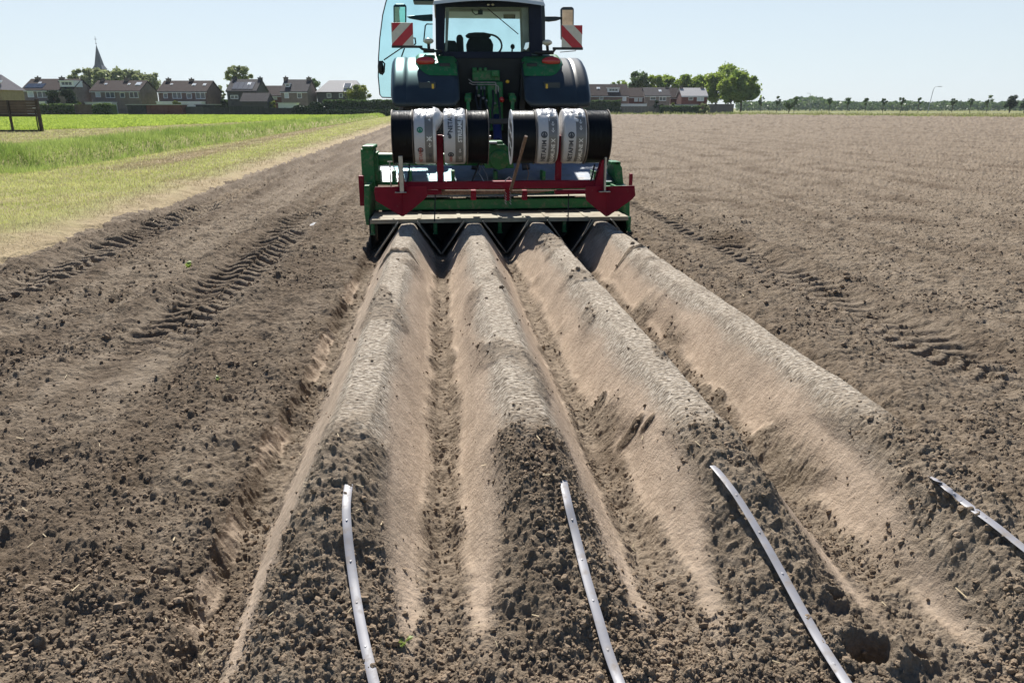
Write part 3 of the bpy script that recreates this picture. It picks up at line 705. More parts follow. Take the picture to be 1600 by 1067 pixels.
def f_gear(b):
    y0 = 9.55; q = [P(758,263,y0), P(757,250,y0), P(762,238,y0), P(767,226,y0), P(789,226,y0), P(797,233,y0), P(801,246,y0), P(803,263,y0)]
    b.prism(q, (0, 0.5, 0)); c = P(780,250,y0); b.lathe([(-0.06, 0.05), (-0.055, 0.115), (0.02, 0.125)], c, 28, 'y')
    c = P(780,250,y0)
    for k in range(8):
        a = k*math.pi/4; p = c + Vector((0.145*math.cos(a), -0.012, 0.118*math.sin(a))); b.cyl(p, p+Vector((0, 0.03, 0)), 0.012, 6)
    b.px(766, 786, 221, 227, y0+0.05, y0+0.4)
part('gearbox', 'green', f_gear, 0.014, 35)
part('drive_flange', 'hood_steel', lambda b: b.px(764, 777, 222, 225.5, 9.52, 9.75), 0.004)
# headstock to the tractor
def f_head(b):
    for x in (742, 822): b.beam(P(x,265,10.0), P(x+ (10 if x < 780 else -10),186,10.35), 0.05, 0.10, (1,0,0))
    b.beam(P(752,190,10.35), P(812,190,10.35), 0.08, 0.07)
part('headstock', 'black', f_head, 0.008)  # green frame coloured black, the cab's shade put into the colour
# red frame
part('red_beam', 'red', lambda b: b.px(632, 943, 282, 297, 8.82, 8.93), 0.008)
part('red_lower_beam', 'red', lambda b: b.prism([P(652,297.5,8.85), P(690,297.5,8.85), P(690,304,8.85), P(652,306,8.85)], (0, 0.1, 0)), 0.004)
part('red_lower_beam', 'red', lambda b: b.px(868, 918, 297.5, 304, 8.83, 8.93), 0.004)
part('reel_post', 'red', lambda b: b.px(683.5, 692, 211, 296, 8.955, 9.035), 0.006)
part('reel_post', 'red', lambda b: b.prism([P(870.5,212,8.955), P(878.5,212,8.955), P(877,284,8.955), P(868,284,8.955)], (0, 0.08, 0)), 0.006)
part('brown_strip', 'rust', lambda b: b.prism([P(690,297.6,8.95), P(866,297.6,8.95), P(840,302,8.95), P(690,305,8.95)], (0, 0.03, 0)), 0.003)  # thin brown strip below the red beam
part('reel_axle', 'steel', lambda b: (b.cyl(P(613,215,9.0), P(767,215,9.0), 0.022, 12), b.cyl(P(797,215,9.0), P(954,215,9.0), 0.022, 12)), 0, 40)
for x0, x1, y0, y1 in ((736,744,297.6,313), (816.5,824,297.6,313), (789,797,290,314)):
    part('red_stub', 'red', lambda b: b.px(x0, x1, y0, y1, 8.94, 9.05), 0.005)
part('marker_bracket', 'red', lambda b: b.prism([P(622,257,8.80), P(627,257,8.80), P(632,284,8.80), P(640,297,8.80), P(622,297,8.80)], (0, 0.12, 0)), 0.005)
part('marker_bracket', 'red', lambda b: b.prism([P(941,250,8.80), P(947,250,8.80), P(946,293,8.80), P(928,293,8.80), P(935,270,8.80)], (0, 0.12, 0)), 0.005)
part('corner_post', 'red', lambda b: b.px(562.5, 567.5, 275, 322, 9.2, 9.28), 0.004)
part('corner_post', 'red', lambda b: b.px(984.5, 989, 272, 292, 9.2, 9.28), 0.004)
def blade(pts, cx):
    top = [P(x, y, 8.52 - 0.0) for x, y in pts]; b = MB(); n = len(pts)
    cxw = P(cx, 310, 8.6).x
    def f(x, y): p = P(x, y, 8.5); dx = abs(x-cx)/40; return P(x, y, 8.60 - 0.12*dx)
    L_ = [(x,y) for x,y in pts if x < cx]; R_ = [(x,y) for x,y in pts if x >= cx]
    ytop = 291.5
    for side in (L_, R_):
        poly = [f(cx, ytop)] + [f(x,y) for x,y in side] if side is R_ else [f(x,y) for x,y in side] + [f(cx, ytop)]
        if side is R_: poly = poly + [f(cx, 338.5)]
        else: poly = [f(cx, 338.5)] + poly
        b.prism(poly, (0, 0.012, 0))
    return b
blade([(629,338.2),(625.5,338),(587,314),(584.5,300),(585.5,292.5)][:], 628).build
bl = blade([(627.0,338),(587,314),(584.5,300),(585.5,292.5),(667,291),(668,306),(662,313),(631.0,338)], 628.5)
bl.build('ridging_blade', M['red'], mc, bevel=0.003)
bl = blade([(946.5,338.5),(916,313.5),(914,300),(915.5,291),(991.5,290),(993,306),(986.5,313),(951.0,337.5)], 948.5)
bl.build('ridging_blade', M['red'], mc, bevel=0.003)
part('blade_shank', 'steel', lambda b: (b.px(624.8, 628.8, 244, 301, 8.52, 8.57), b.px(617, 635, 300.5, 302, 8.50, 8.58)), 0.003)
part('blade_shank', 'steel', lambda b: (b.px(943.5, 948.5, 246, 299, 8.52, 8.57), b.px(936, 954, 299, 301, 8.50, 8.58)), 0.003)
part('screw_rod', 'steel', lambda b: (b.tube([P(609,254,9.1), P(611,292,9.1)], 0.008, 8), b.beam(P(605,253,9.1), P(613,253,9.1), 0.012, 0.012)), 0)
part('marker_stake', 'rust', lambda b: b.tube([P(798,297,8.75), P(822,213,8.35)], 0.018, 10), 0, 40)
for x0, y0, x1, y1 in ((640,256,637,284), (929,257,923,283)):
    part('tape_guide', 'black', lambda b: b.tube([P(x0,y0,8.9), P((x0+x1)/2+0.5,(y0+y1)/2,8.86), P(x1,y1,8.80)], 0.011, 6), 0, 40)
for x in (680, 888.5): part('depth_rod', 'black', lambda b: b.tube([P(x,304,8.9), P(x-1,346,8.7)], 0.007, 6), 0, 40)
part('steel_cable', 'steel', lambda b: (b.tube([P(754,256,9.0), P(748,270,8.9), P(757,285,8.85)], 0.006, 6), b.tube([P(753,260,9.0), P(760,272,8.9), P(763,284,8.85)], 0.004, 6)), 0, 40)
part('steel_cable', 'rust', lambda b: (b.tube([P(823,258,9.1), P(826,272,9.0), P(823,284,8.9)], 0.006, 6),), 0, 40)
part('hydraulic_hose', 'black', lambda b: b.tube([P(748,256,9.05), P(744,268,8.95), P(738,283,8.85)], 0.012, 8), 0, 40)
for x in (790, 797.5):
    part('hanging_chain', 'steel', lambda b: [b.tube([P(x-1.2, yy, 8.93), P(x+1.2, yy+3.5, 8.93)], 0.005, 6) or b.tube([P(x+1.2, yy, 8.93), P(x-1.2, yy+3.5, 8.93)], 0.005, 6) for yy in (300,304,308,312,316)], 0)
part('lynch_pin', 'steel', lambda b: (b.tube([P(789,283,8.80), P(796,277,8.80), P(803,283,8.80)], 0.008, 8),), 0, 40)
part('tiller_rotor', 'black', lambda b: (b.cyl((XL+0.05, 9.95, 0.32), (XR-0.05, 9.95, 0.32), 0.08, 14), [b.box((XL+0.15+k*0.2, 9.93, 0.08), (XL+0.17+k*0.2, 9.97, 0.56)) for k in range(14)]), 0)

# ------------------------------------------------------------------ reels of drip tape
def text_mesh(body, size, bold=0.0):
    cu = bpy.data.curves.new('t', 'FONT'); cu.body = body; cu.size = size; cu.offset = bold; cu.resolution_u = 3
    ob = bpy.data.objects.new('t', cu); COL.objects.link(ob); bpy.context.view_layer.update()
    dg = bpy.context.evaluated_depsgraph_get(); me = ob.evaluated_get(dg).to_mesh()
    v = [tuple(q.co) for q in me.vertices]; f = [tuple(p.vertices) for p in me.polygons]
    ob.evaluated_get(dg).to_mesh_clear(); bpy.data.objects.remove(ob); bpy.data.curves.remove(cu)
    return v, f
def ring(cx, cy, r0, r1, n=24, gap=0.0):
    v = []; f = []
    for k in range(n+1):
        a = gap + 6.28318*(1-gap/3.2)*k/n
        v += [(cx+r0*math.cos(a), cy+r0*math.sin(a), 0), (cx+r1*math.cos(a), cy+r1*math.sin(a), 0)]
    for k in range(n): f.append((2*k, 2*k+1, 2*k+3, 2*k+2))
    return v, f
def arrow(cx, cy, s):
    return [(cx-s*.10,cy+s*.5,0),(cx+s*.10,cy+s*.5,0),(cx+s*.10,cy-s*.02,0),(cx-s*.10,cy-s*.02,0),(cx-s*.42,cy+s*.05,0),(cx,cy-s*.5,0),(cx+s*.42,cy+s*.05,0),(cx,cy-s*.2,0)], [(0,1,2,3),(4,5,7),(5,6,7)]
def drop(cx, cy, s):
    v = [(cx, cy, 0)]
    for k in range(20):
        a = 6.28318*k/20; r = s*0.36
        y = math.sin(a)*r; y = y if y < r*0.3 else y*(1+0.9*((y-r*0.3)/(r*0.7)))
        v.append((cx+math.cos(a)*r*(1.0 if math.sin(a) < 0.3 else 1-0.35*(math.sin(a)-0.3)), cy+y, 0))
    return v, [(0, k+1, (k+1) % 20+1) for k in range(20)]
YR = 9.0
ZR = P(700,215,YR).z
def place(b, vf, x0, phi0, Rr, rot=True):
    v, f = vf; out = []
    for u, w_, _ in v:
        if rot: ph = phi0 + u/Rr; x = x0 - w_
        else: ph = phi0 + w_/Rr; x = x0 + u
        out.append((x, YR - Rr*math.cos(ph), ZR + Rr*math.sin(ph)))
    b.add(out, f)
def cyl_band(b, x0, x1, Rr, p0, p1, n=24):
    v = []; f = []
    for k in range(n+1):
        ph = p0 + (p1-p0)*k/n
        for x in (x0, x1): v.append((x, YR-Rr*math.cos(ph), ZR+Rr*math.sin(ph)))
    for k in range(n): f.append((2*k, 2*k+1, 2*k+3, 2*k+2))
    b.add(v, f)
def reel_black(px0, px1, label, white_side=None):
    xa, xb = P(px0,215,8.75).x, P(px1,215,8.75).x; Rr = 0.297
    t = thing('tape_reel', label, 'tape reel', ((xa+xb)/2, YR, ZR), 0, 'reels of black drip tape on the frame')
    b = MB(); pr = [(xa+0.006, Rr-0.01)]
    n = 70
    for k in range(n+1): pr.append((xa+0.008+(xb-xa-0.016)*k/n, Rr + 0.0012*math.sin(k*2.1+px0) - 0.0007*(k % 3)))
    pr.append((xb-0.006, Rr-0.01)); b.lathe(pr, (0, YR, ZR), 72); b.build('winding', M['wound_tape'], t, smooth=50)
    for s, x in ((-1, xa), (1, xb)):
        m = 'flange_white' if white_side == s else 'flange_dark'
        b = MB(); b.lathe([(x-0.003, 0.03), (x-0.003, Rr+0.012), (x+0.003, Rr+0.012), (x+0.003, 0.03)], (0, YR, ZR), 64); fl = b.build('flange', M[m], t, smooth=40)
        if white_side == s:
            for k in range(6):
                b = MB(); a = k*math.pi/3 + 0.3; c = Vector((x+s*0.0055, YR+0.17*math.cos(a), ZR+0.17*math.sin(a)))
                b.lathe([(-0.001, 0.055), (0.001, 0.055)], c, 16)
                b.build('flange_hole', M['black'], fl)
    b = MB(); b.lathe([(xa-0.008, 0.05), (xb+0.008, 0.05)], (0, YR, ZR), 20); b.build('hub', M['black'], t, smooth=40)
def reel_wrapped(px0, px1, label, kind, flap=None):
    xa, xb = P(px0,214,8.75).x, P(px1,214,8.75).x; Rr = 0.302; W = xb-xa
    t = thing('wrapped_reel', label, 'tape reel', ((xa+xb)/2, YR, ZR), 0, 'reels wrapped in white film on the frame')
    b = MB(); nu, nv = 20, 90; sd_ = px0
    ph = np.linspace(0, 2*np.pi, nv, endpoint=False); us = np.linspace(0, 1, nu+1)
    for u in us:
        for a in ph:
            e = min(u, 1-u); rr = Rr - 0.022*max(0, 1-e/0.09)**2
            top = max(0, math.sin(a))
            w_ = 0.006*float(perlin(np.array([u*5+sd_]), np.array([math.cos(a)*3+math.sin(a)*4]), 301)[0]) + 0.010*top**3 + 0.020*top*float(perlin(np.array([u*6+sd_]), np.array([a*5]), 302)[0])
            b.v.append(Vector((xa+u*W, YR-(rr+w_)*math.cos(a), ZR+(rr+w_)*math.sin(a))))
    for i in range(nu):
        for k in range(nv):
            k2 = (k+1) % nv; b.f.append((i*nv+k, i*nv+k2, (i+1)*nv+k2, (i+1)*nv+k))
    b.f.append(tuple(range(nv))); b.f.append(tuple(range(nu*nv, (nu+1)*nv)))
    film = b.build('film_wrap', M['film'], t, smooth=60)
    Rl = Rr+0.006; p0, p1 = -1.1, 0.86
    xm = xa + W*0.50
    b = MB(); cyl_band(b, xa+0.012, xm, Rl, p0, p1); lb = b.build('label_band', M['label_light'], t, smooth=60, label='pale grey left half of the printed label')
    b = MB(); cyl_band(b, xm+0.001, xb-0.035 if kind in (1,2) else xb-0.02, Rl, p0, p1); gb = b.build('label_band', M['label_grey'], t, smooth=60, label='dark grey right half of the printed label')
    Rt = Rl+0.003
    xl = xa+0.012+ (xm-xa)*0.5; xg = xm + (xb-xm)*0.42
    D_, W_, G_, Rd_ = MB(), MB(), MB(), MB()
    PM = {id(D_): ('print_dark', lb), id(W_): ('print_white', gb), id(G_): ('print_green', lb), id(Rd_): ('print_red', lb)}
    def seg(vf, x, a, tgt, rot=True):
        q = MB(); place(q, vf, x, a, Rt, rot); mt, pr_ = PM[id(tgt)]
        if tgt is D_ and x > xm: pr_ = gb
        q.build({2: 'printed_mark', 8: 'arrow_mark', 21: 'drop_mark', 50: 'ring_mark'}.get(len(vf[0]), 'printed_word'), M[mt], pr_)
    if kind == 1:
        seg(ring(0,0,0.020,0.034), xl, 0.30, G_); seg(drop(0,0,0.04), xl, 0.27, G_, False)
        seg(ring(0,0,0.020,0.032), xl, -0.42, D_); seg(drop(0,0,0.04), xl, -0.44, D_, False)
        seg(text_mesh('NETAFIM', 0.055, 0.001), xl+0.018, -1.05, Rd_)
        seg(text_mesh('X', 0.075, 0.002), xg+0.022, -0.10, W_); seg(arrow(0,0,0.05), xg, -0.24, W_, False); seg(arrow(0,0,0.05), xg, -0.02, W_, False)
        seg(text_mesh('16080', 0.05), xg+0.02, -0.95, D_)
    if kind == 2:
        seg(text_mesh('NETAFIM', 0.070, 0.002), xl+0.022, 0.20, D_); seg(drop(0,0,0.055), xl-0.008, 0.05, D_, False); seg(drop(0,0,0.035), xl-0.024, 0.14, D_, False)
        seg(ring(0,0,0.020,0.034), xl, -0.62, D_); seg(drop(0,0,0.04), xl, -0.64, D_, False)
        seg(text_mesh('16080', 0.045, 0.001), xl+0.015, -1.06, Rd_)
        seg(text_mesh('STREAMLINE X', 0.062, 0.002), xg+0.022, -0.14, W_); seg(arrow(0,0,0.05), xg, -0.46, W_, False); seg(text_mesh('1.05', 0.045), xg+0.016, -0.95, W_)
    if kind in (3, 4):
        q = 0.0 if kind == 3 else 0.02
        seg(ring(0,0,0.022,0.038), xl, 0.12-q, D_); seg(drop(0,0,0.045), xl, 0.10-q, D_, False)
        seg(text_mesh('NETAFIM', 0.072, 0.002), xl+0.024, -1.0-q, D_)
        seg(arrow(0,0,0.055), xg, 0.52+q*4, W_, False); seg(arrow(0,0,0.055), xg, 0.28+q*4, W_, False)
        seg(text_mesh('STREAMLINE X', 0.060, 0.002), xg+0.022, -1.30, W_)
    if flap:
        b = MB(); n = 14; v = []
        for i in range(n):
            a = 2.05 - 1.75*i/(n-1); rr = Rr + 0.018*math.sin(i/(n-1)*3.14) + flap[1]*math.exp(-((i-4)/3)**2)
            for j in range(7):
                s_ = j/6; ex = flap[0]*s_*math.sin(math.pi*(i/(n-1))**0.8); dr = -0.10*s_*s_ + 0.008*math.sin(i*2.3+j*1.7)
                v.append((xb-0.03 + ex*1.0 + 0.03*s_, YR-(rr+dr)*math.cos(a), ZR+(rr+dr)*math.sin(a)))
        b.add(v, [(i*7+j, i*7+j+1, (i+1)*7+j+1, (i+1)*7+j) for i in range(n-1) for j in range(6)])
        o = b.build('loose_film', M['film'], t, smooth=80); md = o.modifiers.new('s', 'SOLIDIFY'); md.thickness = 0.002
    rr_ = random.Random(px0)
    for k in range(5):
        b = MB()
        a = rr_.uniform(1.0, 1.9); x = xa + W*rr_.uniform(0.15, 0.85); p = Vector((x, YR-Rr*math.cos(a), ZR+Rr*math.sin(a)))
        q = [p + Vector((rr_.uniform(-.05,.05), rr_.uniform(-.04,.04), rr_.uniform(-0.005,.03))) for _ in range(4)]
        b.add([p]+q, [(0,1,2),(0,2,3),(0,3,4)])
        o = b.build('film_tuft', M['film'], film); md = o.modifiers.new('s', 'SOLIDIFY'); md.thickness = 0.0015
reel_black(612, 644.5, 'black tape reel at the left end, beside the wrapped reel with the loose film flap')
reel_wrapped(646, 681.5, 'wrapped reel with a round green emblem and loose film hanging at its right', 1, (0.10, 0.02))
reel_wrapped(693.5, 728.5, 'wrapped reel with drop marks, just right of the left red post', 2)
reel_black(730.5, 763.5, 'black tape reel left of the green gearbox')
reel_black(801, 837.5, 'black tape reel showing its white side disc, right of the gearbox behind a leaning stake', -1)
reel_wrapped(839.5, 873, 'white wrapped reel between the black reel with white disc and the right red post', 3)
reel_wrapped(881, 917, 'white wrapped reel just right of the right red post, film bunched over its top', 4)
reel_black(918.5, 954.5, 'black tape reel at the right end of the row')

# ------------------------------------------------------------------ tractor
TY = 0.85; YOFF = TY
XC = P(764,130,11.0).x
AXY, AXZ, RF = 11.35, 1.0, 1.335
tr = thing('tractor', 'green tractor with black rear mudguards and its left cab door open, seen from behind', 'tractor', (XC, AXY, 0))
def tp(name, mat, fill, bevel=0.006, smooth=None, parent=None, label=None):
    b = MB(); fill(b); return b.build(name, M[mat], parent or tr, bevel=bevel, smooth=smooth, label=label)
def fender(s):
    b = MB(); nu, nv = 36, 26
    xi, xo = 0.46, 1.425
    for i in range(nu+1):
        u = i/nu; x = xi + (xo-xi)*u
        e = max(0, (u-0.92)/0.08); ei = max(0, (0.12-u)/0.12)
        for k in range(nv+1):
            a0 = 28 + 9*e**3 + 5*ei**2
            a = R(a0 + (128-a0)*k/nv); rr = RF - 0.065*e**2.5 - 0.03*ei**2 - (0.012 if 0.76 < u < 0.80 else 0)
            b.v.append(Vector((XC+s*x, AXY - rr*math.cos(a), AXZ + rr*math.sin(a))))
    m = nv+1
    b.f = [(i*m+k, i*m+k+1, (i+1)*m+k+1, (i+1)*m+k) for i in range(nu) for k in range(nv)]
    fo = b.build('mudguard', M['black_plastic'], tr, smooth=45)
    md = fo.modifiers.new('s', 'SOLIDIFY'); md.thickness = 0.03; md.offset = -1
    # green cap with the rear light
    b = MB(); nu, nv = 14, 16
    for i in range(nu+1):
        u = i/nu; x = 0.48 + 0.60*u
        for k in range(nv+1):
            e = max(0, (u-0.6)/0.4); lo = 51 + 14*e**2.2; a = R(lo + (112-lo)*k/nv); ee = min(min(u, 1-u)/0.10, k/nv/0.12); ee = max(0, min(1, ee))
            rr = RF + 0.005 + 0.045*math.sqrt(1-(1-ee)**2)
            b.v.append(Vector((XC+s*x, AXY - rr*math.cos(a), AXZ + rr*math.sin(a))))
    m = nv+1; b.f = [(i*m+k, i*m+k+1, (i+1)*m+k+1, (i+1)*m+k) for i in range(nu) for k in range(nv)]
    b.build('mudguard_cap', M['green'], tr, smooth=50)
    pxl = 665 if s < 0 else 861
    def surf(px, py, dy=0.0):
        # point on the cap under this view direction
        d = ray(px, py); best = None
        for t in np.linspace(9.0, 12.5, 700):
            p = CAM + d*((t+TY)/d.y); p.y -= TY
            if math.hypot(p.y-AXY, p.z-AXZ) < RF+0.05+dy: return p
        return P(px, py, 10.6)
    c = surf(pxl, 97.5); b = MB(); b.ell(c+Vector((0,-0.02,0.01)), (0.140, 0.05, 0.066), 24, 12); tl = b.build('tail_light', M['lamp_red'], tr, smooth=60)
    c2 = surf(pxl + s*(-30), 103) ; b = MB(); b.box(c2+Vector((-0.075,-0.02,-0.035)), c2+Vector((0.075,0.05,0.035))); b.build('rear_lamp', M['black'], tr, bevel=0.01)
    c3 = surf(668 if s < 0 else 862, 134, -0.05); b = MB(); b.box(c3+Vector((-0.12,-0.03,-0.055)), c3+Vector((0.12,0.06,0.05))); pl = b.build('plate_lamp_box', M['black_plastic'], tr, bevel=0.012)
    b = MB(); q = c3 + Vector((0.075 if s < 0 else -0.075, -0.035, -0.012)); b.box(q+Vector((-0.016,-0.004,-0.032)), q+Vector((0.016,0.004,0.032))); b.build('reflector', M['lamp_amber'], pl, bevel=0.003)
    return surf
for s in (-1, 1): fender(s)
# rear wheels
def wheel(x, y, r, w, nm='rear_wheel'):
    b = MB(); pr = [(-w/2, r*0.62), (-w/2-0.01, r*0.75), (-w/2+0.01, r*0.90), (-w/2+0.06, r*0.955), (0, r*0.97), (w/2-0.06, r*0.955), (w/2-0.01, r*0.90), (w/2+0.01, r*0.75), (w/2, r*0.62)]
    b.lathe(pr, (x, y, r), 56)
    nl = 22
    for k in range(nl):
        for s in (-1, 1):
            a = 2*math.pi*(k + (0.25 if s > 0 else 0))/nl; a2 = a + 0.24
            p0 = Vector((x+s*0.02, y+r*0.965*math.cos(a2), r+r*0.965*math.sin(a2))); p1 = Vector((x+s*(w/2-0.01), y+r*0.95*math.cos(a), r+r*0.95*math.sin(a)))
            b.beam(p0, p1, 0.055, 0.09, Vector((0, math.cos(a), math.sin(a))))
    ty = b.build(nm, M['rubber'], tr, smooth=40)
    b = MB(); b.lathe([(-w/2+0.05, r*0.61), (-w/2+0.12, r*0.55), (-0.05, r*0.50), (0.0, r*0.2), (0.05, 0.1), (0.12, 0.1), (0.12, 0.0)], (x, y, r), 40); b.build('rim', M['yellow_paint'], ty, smooth=40)
for s in (-1, 1): wheel(XC+s*1.0, AXY, 1.0, 0.66)
for s in (-1, 1): wheel(XC+s*0.98, AXY+2.75, 0.76, 0.52, 'front_wheel')
# cab: frame, roof, glass
YC, YF = 10.95, 12.65
def cab_poly(Y):     # outline of the cab from behind
    return [P(x, y, YC) for x, y in ((685,84),(680,40),(682,-6),(846,-6),(850,40),(845,84))]
zt = P(764,-4,YC).z; zb = P(764,84,YC).z; zo0 = P(764,82,YC).z; zo1 = P(764,12,YC).z
xl, xr = P(683,30,YC).x, P(847,30,YC).x
def f_frame(b):
    for xa, xb in ((683,694), (829,847)): pass
    b.prism([P(681,88,YC), P(694,83,YC), P(696,8,YC), P(680,2,YC)], (0, 0.07, 0))
    b.prism([P(828,83,YC), P(848,88,YC), P(846,2,YC), P(826,8,YC)], (0, 0.07, 0))
    b.prism([P(690,11,YC-0.002), P(832,11,YC-0.002), P(832,1,YC-0.002), P(690,1,YC-0.002)], (0, 0.075, 0))
    b.prism([P(690,92,YC+0.002), P(832,92,YC+0.002), P(830,81,YC+0.002), P(692,81,YC+0.002)], (0, 0.07, 0))
    for x in (xl+0.02, xr-0.02): b.beam((x, YF, 1.0), (x*0.93+XC*0.07, YF-0.12, zt), 0.06, 0.08, (0,1,0)); b.beam((x, YC+0.9, 1.3), (x, YC+0.85, zt), 0.06, 0.07, (0,1,0)); b.beam((x, YC, zt-0.02), (x, YF-0.1, zt-0.02), 0.07, 0.07)
    b.beam((xl, YF-0.12, zt-0.02), (xr, YF-0.12, zt-0.02), 0.07, 0.09)
tp('cab_frame', 'frame_black', f_frame, 0.012)
def f_lin(b):
    b.prism([P(695.5,81,YC+0.075), P(699,80,YC+0.075), P(702,14,YC+0.075), P(696.5,10,YC+0.075)], (0, 0.12, 0))
    b.prism([P(817,80,YC+0.075), P(829,82,YC+0.075), P(827,9,YC+0.075), P(815,13,YC+0.075)], (0, 0.30, 0))
    b.prism([P(696,13.5,YC+0.08), P(828,13.5,YC+0.08), P(828,8,YC+0.08), P(696,8,YC+0.08)], (0, 0.4, 0))
tp('cab_lining', 'lining', f_lin, 0.006)
def f_roof(b):
    a, c = P(676,8,YC-0.1), P(852,9,YC-0.1); zz = a.z
    n = 12; pr = []
    for k in range(n+1):
        t = k/n; pr.append(Vector((a.x+(c.x-a.x)*t, YC-0.12 - 0.10*math.sin(math.pi*t), zz + 0.05*math.sin(math.pi*t))))
    top = [p + Vector((0.02*(1 if i < 6 else -1), 0.03, 0.055)) for i, p in enumerate(pr)]
    b.add(pr + top + [p + Vector((0, 0.35, 0.15)) for p in top], [(i, i+1, i+1+n+1, i+n+1) for i in range(n)] + [(i+n+1, i+n+2, i+2*n+3, i+2*n+2) for i in range(n)])
    b.box((a.x+0.02, YC+0.1, zz+0.03), (c.x-0.02, YF+0.15, zz+0.24))
tp('cab_roof', 'roof_cream', f_roof, 0.0, 50)
def pane(name, pts, mat, parent=None, th=0.006):
    b = MB(); b.prism(pts, (0, th, 0)); return b.build(name, M[mat], parent or tr)
pane('rear_window', [P(694,82,YC+0.03), P(829,82,YC+0.03), P(827,10,YC+0.03), P(696,10,YC+0.03)], 'glass')
b = MB(); b.prism([(xl+0.06, YF, 1.45), (xr-0.06, YF, 1.45), (xr-0.1, YF-0.1, zt-0.06), (xl+0.1, YF-0.1, zt-0.06)], (0, 0.006, 0)); b.build('windscreen', M['glass'], tr)
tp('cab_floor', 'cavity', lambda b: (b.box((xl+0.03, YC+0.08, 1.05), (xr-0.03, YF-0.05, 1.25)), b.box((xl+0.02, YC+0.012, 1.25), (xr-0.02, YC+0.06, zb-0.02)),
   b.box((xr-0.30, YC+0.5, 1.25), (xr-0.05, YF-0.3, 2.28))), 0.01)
# seat, steering wheel, monitor
def f_seat(b):
    c = P(749.5, 70, 11.75)
    q = [(729.5,84),(728.5,70),(732,61),(741,58.5),(758,58.5),(767,61),(771,70),(770,84)]
    b.prism([P(x,y,11.72) for x,y in q], (0, 0.13, 0)); b.prism([P(x,y,11.70) for x,y in ((726.5,56),(732,52),(742,50.8),(756,50.8),(764,52.5),(768.5,56),(764,60),(731,60))], (0, 0.12, 0))
    b.box((c.x-0.27, 11.8, 1.6), (c.x+0.27, 12.3, 1.75)); b.box((c.x-0.2, 11.85, 1.25), (c.x+0.2, 12.2, 1.6))
st = tp('seat', 'seat_cloth', f_seat, 0.02, 50)
tp('armrest', 'seat_cloth', lambda b: b.prism([P(x,y,11.6) for x,y in ((714,84),(713,58),(716,54.5),(721,54.5),(724,60),(725,84))], (0, 0.10, 0)), 0.015)
tp('side_seat', 'seat_cloth', lambda b: b.prism([P(x,y,11.5) for x,y in ((693,82),(694,68),(700,63.5),(711,64),(715,70),(715,83))], (0, 0.10, 0)), 0.015)
b = MB(); c = P(765, 71, 12.3); pts = [c + Vector((0.20*math.cos(a), 0.10*math.sin(a), 0.17*math.sin(a))) for a in np.linspace(0, 6.2832, 25)]; b.tube(pts, 0.016, 8); b.build('steering_wheel', M['black'], tr, smooth=50)
tp('monitor', 'mirror', lambda b: b.prism([P(x,y,10.92) for x,y in ((818,77),(821,67),(827,66),(826,75),(822,79))], (0, 0.03, 0)), 0.004)
tp('control_lever', 'black', lambda b: (b.tube([P(800,82,11.6), P(800.5,75,11.6)], 0.012, 8), b.ell(P(801,73.5,11.6), (0.035,0.03,0.04), 10, 8)), 0, 50)
tp('control_box', 'black', lambda b: (b.prism([P(x,y,11.4) for x,y in ((776,84),(776,81.5),(815,81.5),(820,78),(826,79),(828,84))], (0, 0.3, 0))), 0.01)
im = tp('inside_mirror', 'black', lambda b: (b.prism([P(x,y,12.2) for x,y in ((786.5,16),(805,16),(805,29.5),(787,29.5))], (0, 0.03, 0)), b.tube([P(795,16,12.2), P(794.5,10,12.2)], 0.01, 6)), 0.008)
tp('mirror_face', 'lining', lambda b: b.prism([P(x,y,12.19) for x,y in ((787.5,17),(804,17),(804,28.5),(788,28.5))], (0, 0.005, 0)), 0, parent=im)  # lining colour paints what this mirror would reflect
tp('wiper', 'black', lambda b: (b.tube([P(762,14,YC-0.02), P(810,54,YC-0.02)], 0.007, 6),), 0)
tp('cab_cable', 'black', lambda b: (b.tube([P(737,13,YC+0.2), P(738,19,YC+0.2), P(743,23.5,YC+0.2), P(749,22,YC+0.2), P(752,19,YC+0.2), P(751,13,YC+0.2)], 0.008, 6), b.box(P(749,21,YC+0.2)-Vector((0.02,0.02,0.02)), P(752,19,YC+0.2)+Vector((0.02,0.02,0.02)))), 0)
tp('cab_lamp', 'lamp_clear', lambda b: (b.ell(P(763,8,YC-0.02), (0.022,0.02,0.014), 10, 6), b.ell(P(770,8,YC-0.02), (0.022,0.02,0.014), 10, 6)), 0, 60)
# open door on the left
def f_door(b):
    q = [(676,-12),(608,-12),(603,4),(598,24),(593.5,60),(591.5,90),(591,120),(593.5,148),(597,152.5),(615,153),(640,148),(660,120),(668,90),(676,60)]
    b.prism([P(x,y,11.2) for x,y in q], (0, 0.008, 0))
dr = tp('cab_door', 'door_glass', f_door, 0)
q = [(608,-12),(603,4),(598,24),(593.5,60),(591.5,90),(591,120),(593.5,148),(597,152.5),(618,153)]
tp('door_seal', 'black', lambda b: b.tube([P(x,y,11.2) for x,y in q], 0.009, 6), 0, 50, parent=dr)
tp('door_handle', 'black', lambda b: (b.ell(P(594.8,106,11.17), (0.045,0.035,0.10), 14, 10), b.tube([P(597,96,11.15), P(601,100,11.12), P(600,113,11.12), P(597,117,11.15)], 0.012, 8)), 0, 60, parent=dr)
tp('door_stay', 'black', lambda b: (b.tube([P(600,94,11.19), P(625,77,11.3), P(640,70,11.4)], 0.010, 8), b.tube([P(627,90,11.25), P(632,76,11.3)], 0.010, 6)), 0, 50, parent=dr)
tp('grab_rail', 'black', lambda b: b.tube([P(676,38,11.25), P(667,38,11.25), P(664.5,41,11.25), P(662,66,11.25)], 0.010, 8), 0, 50)
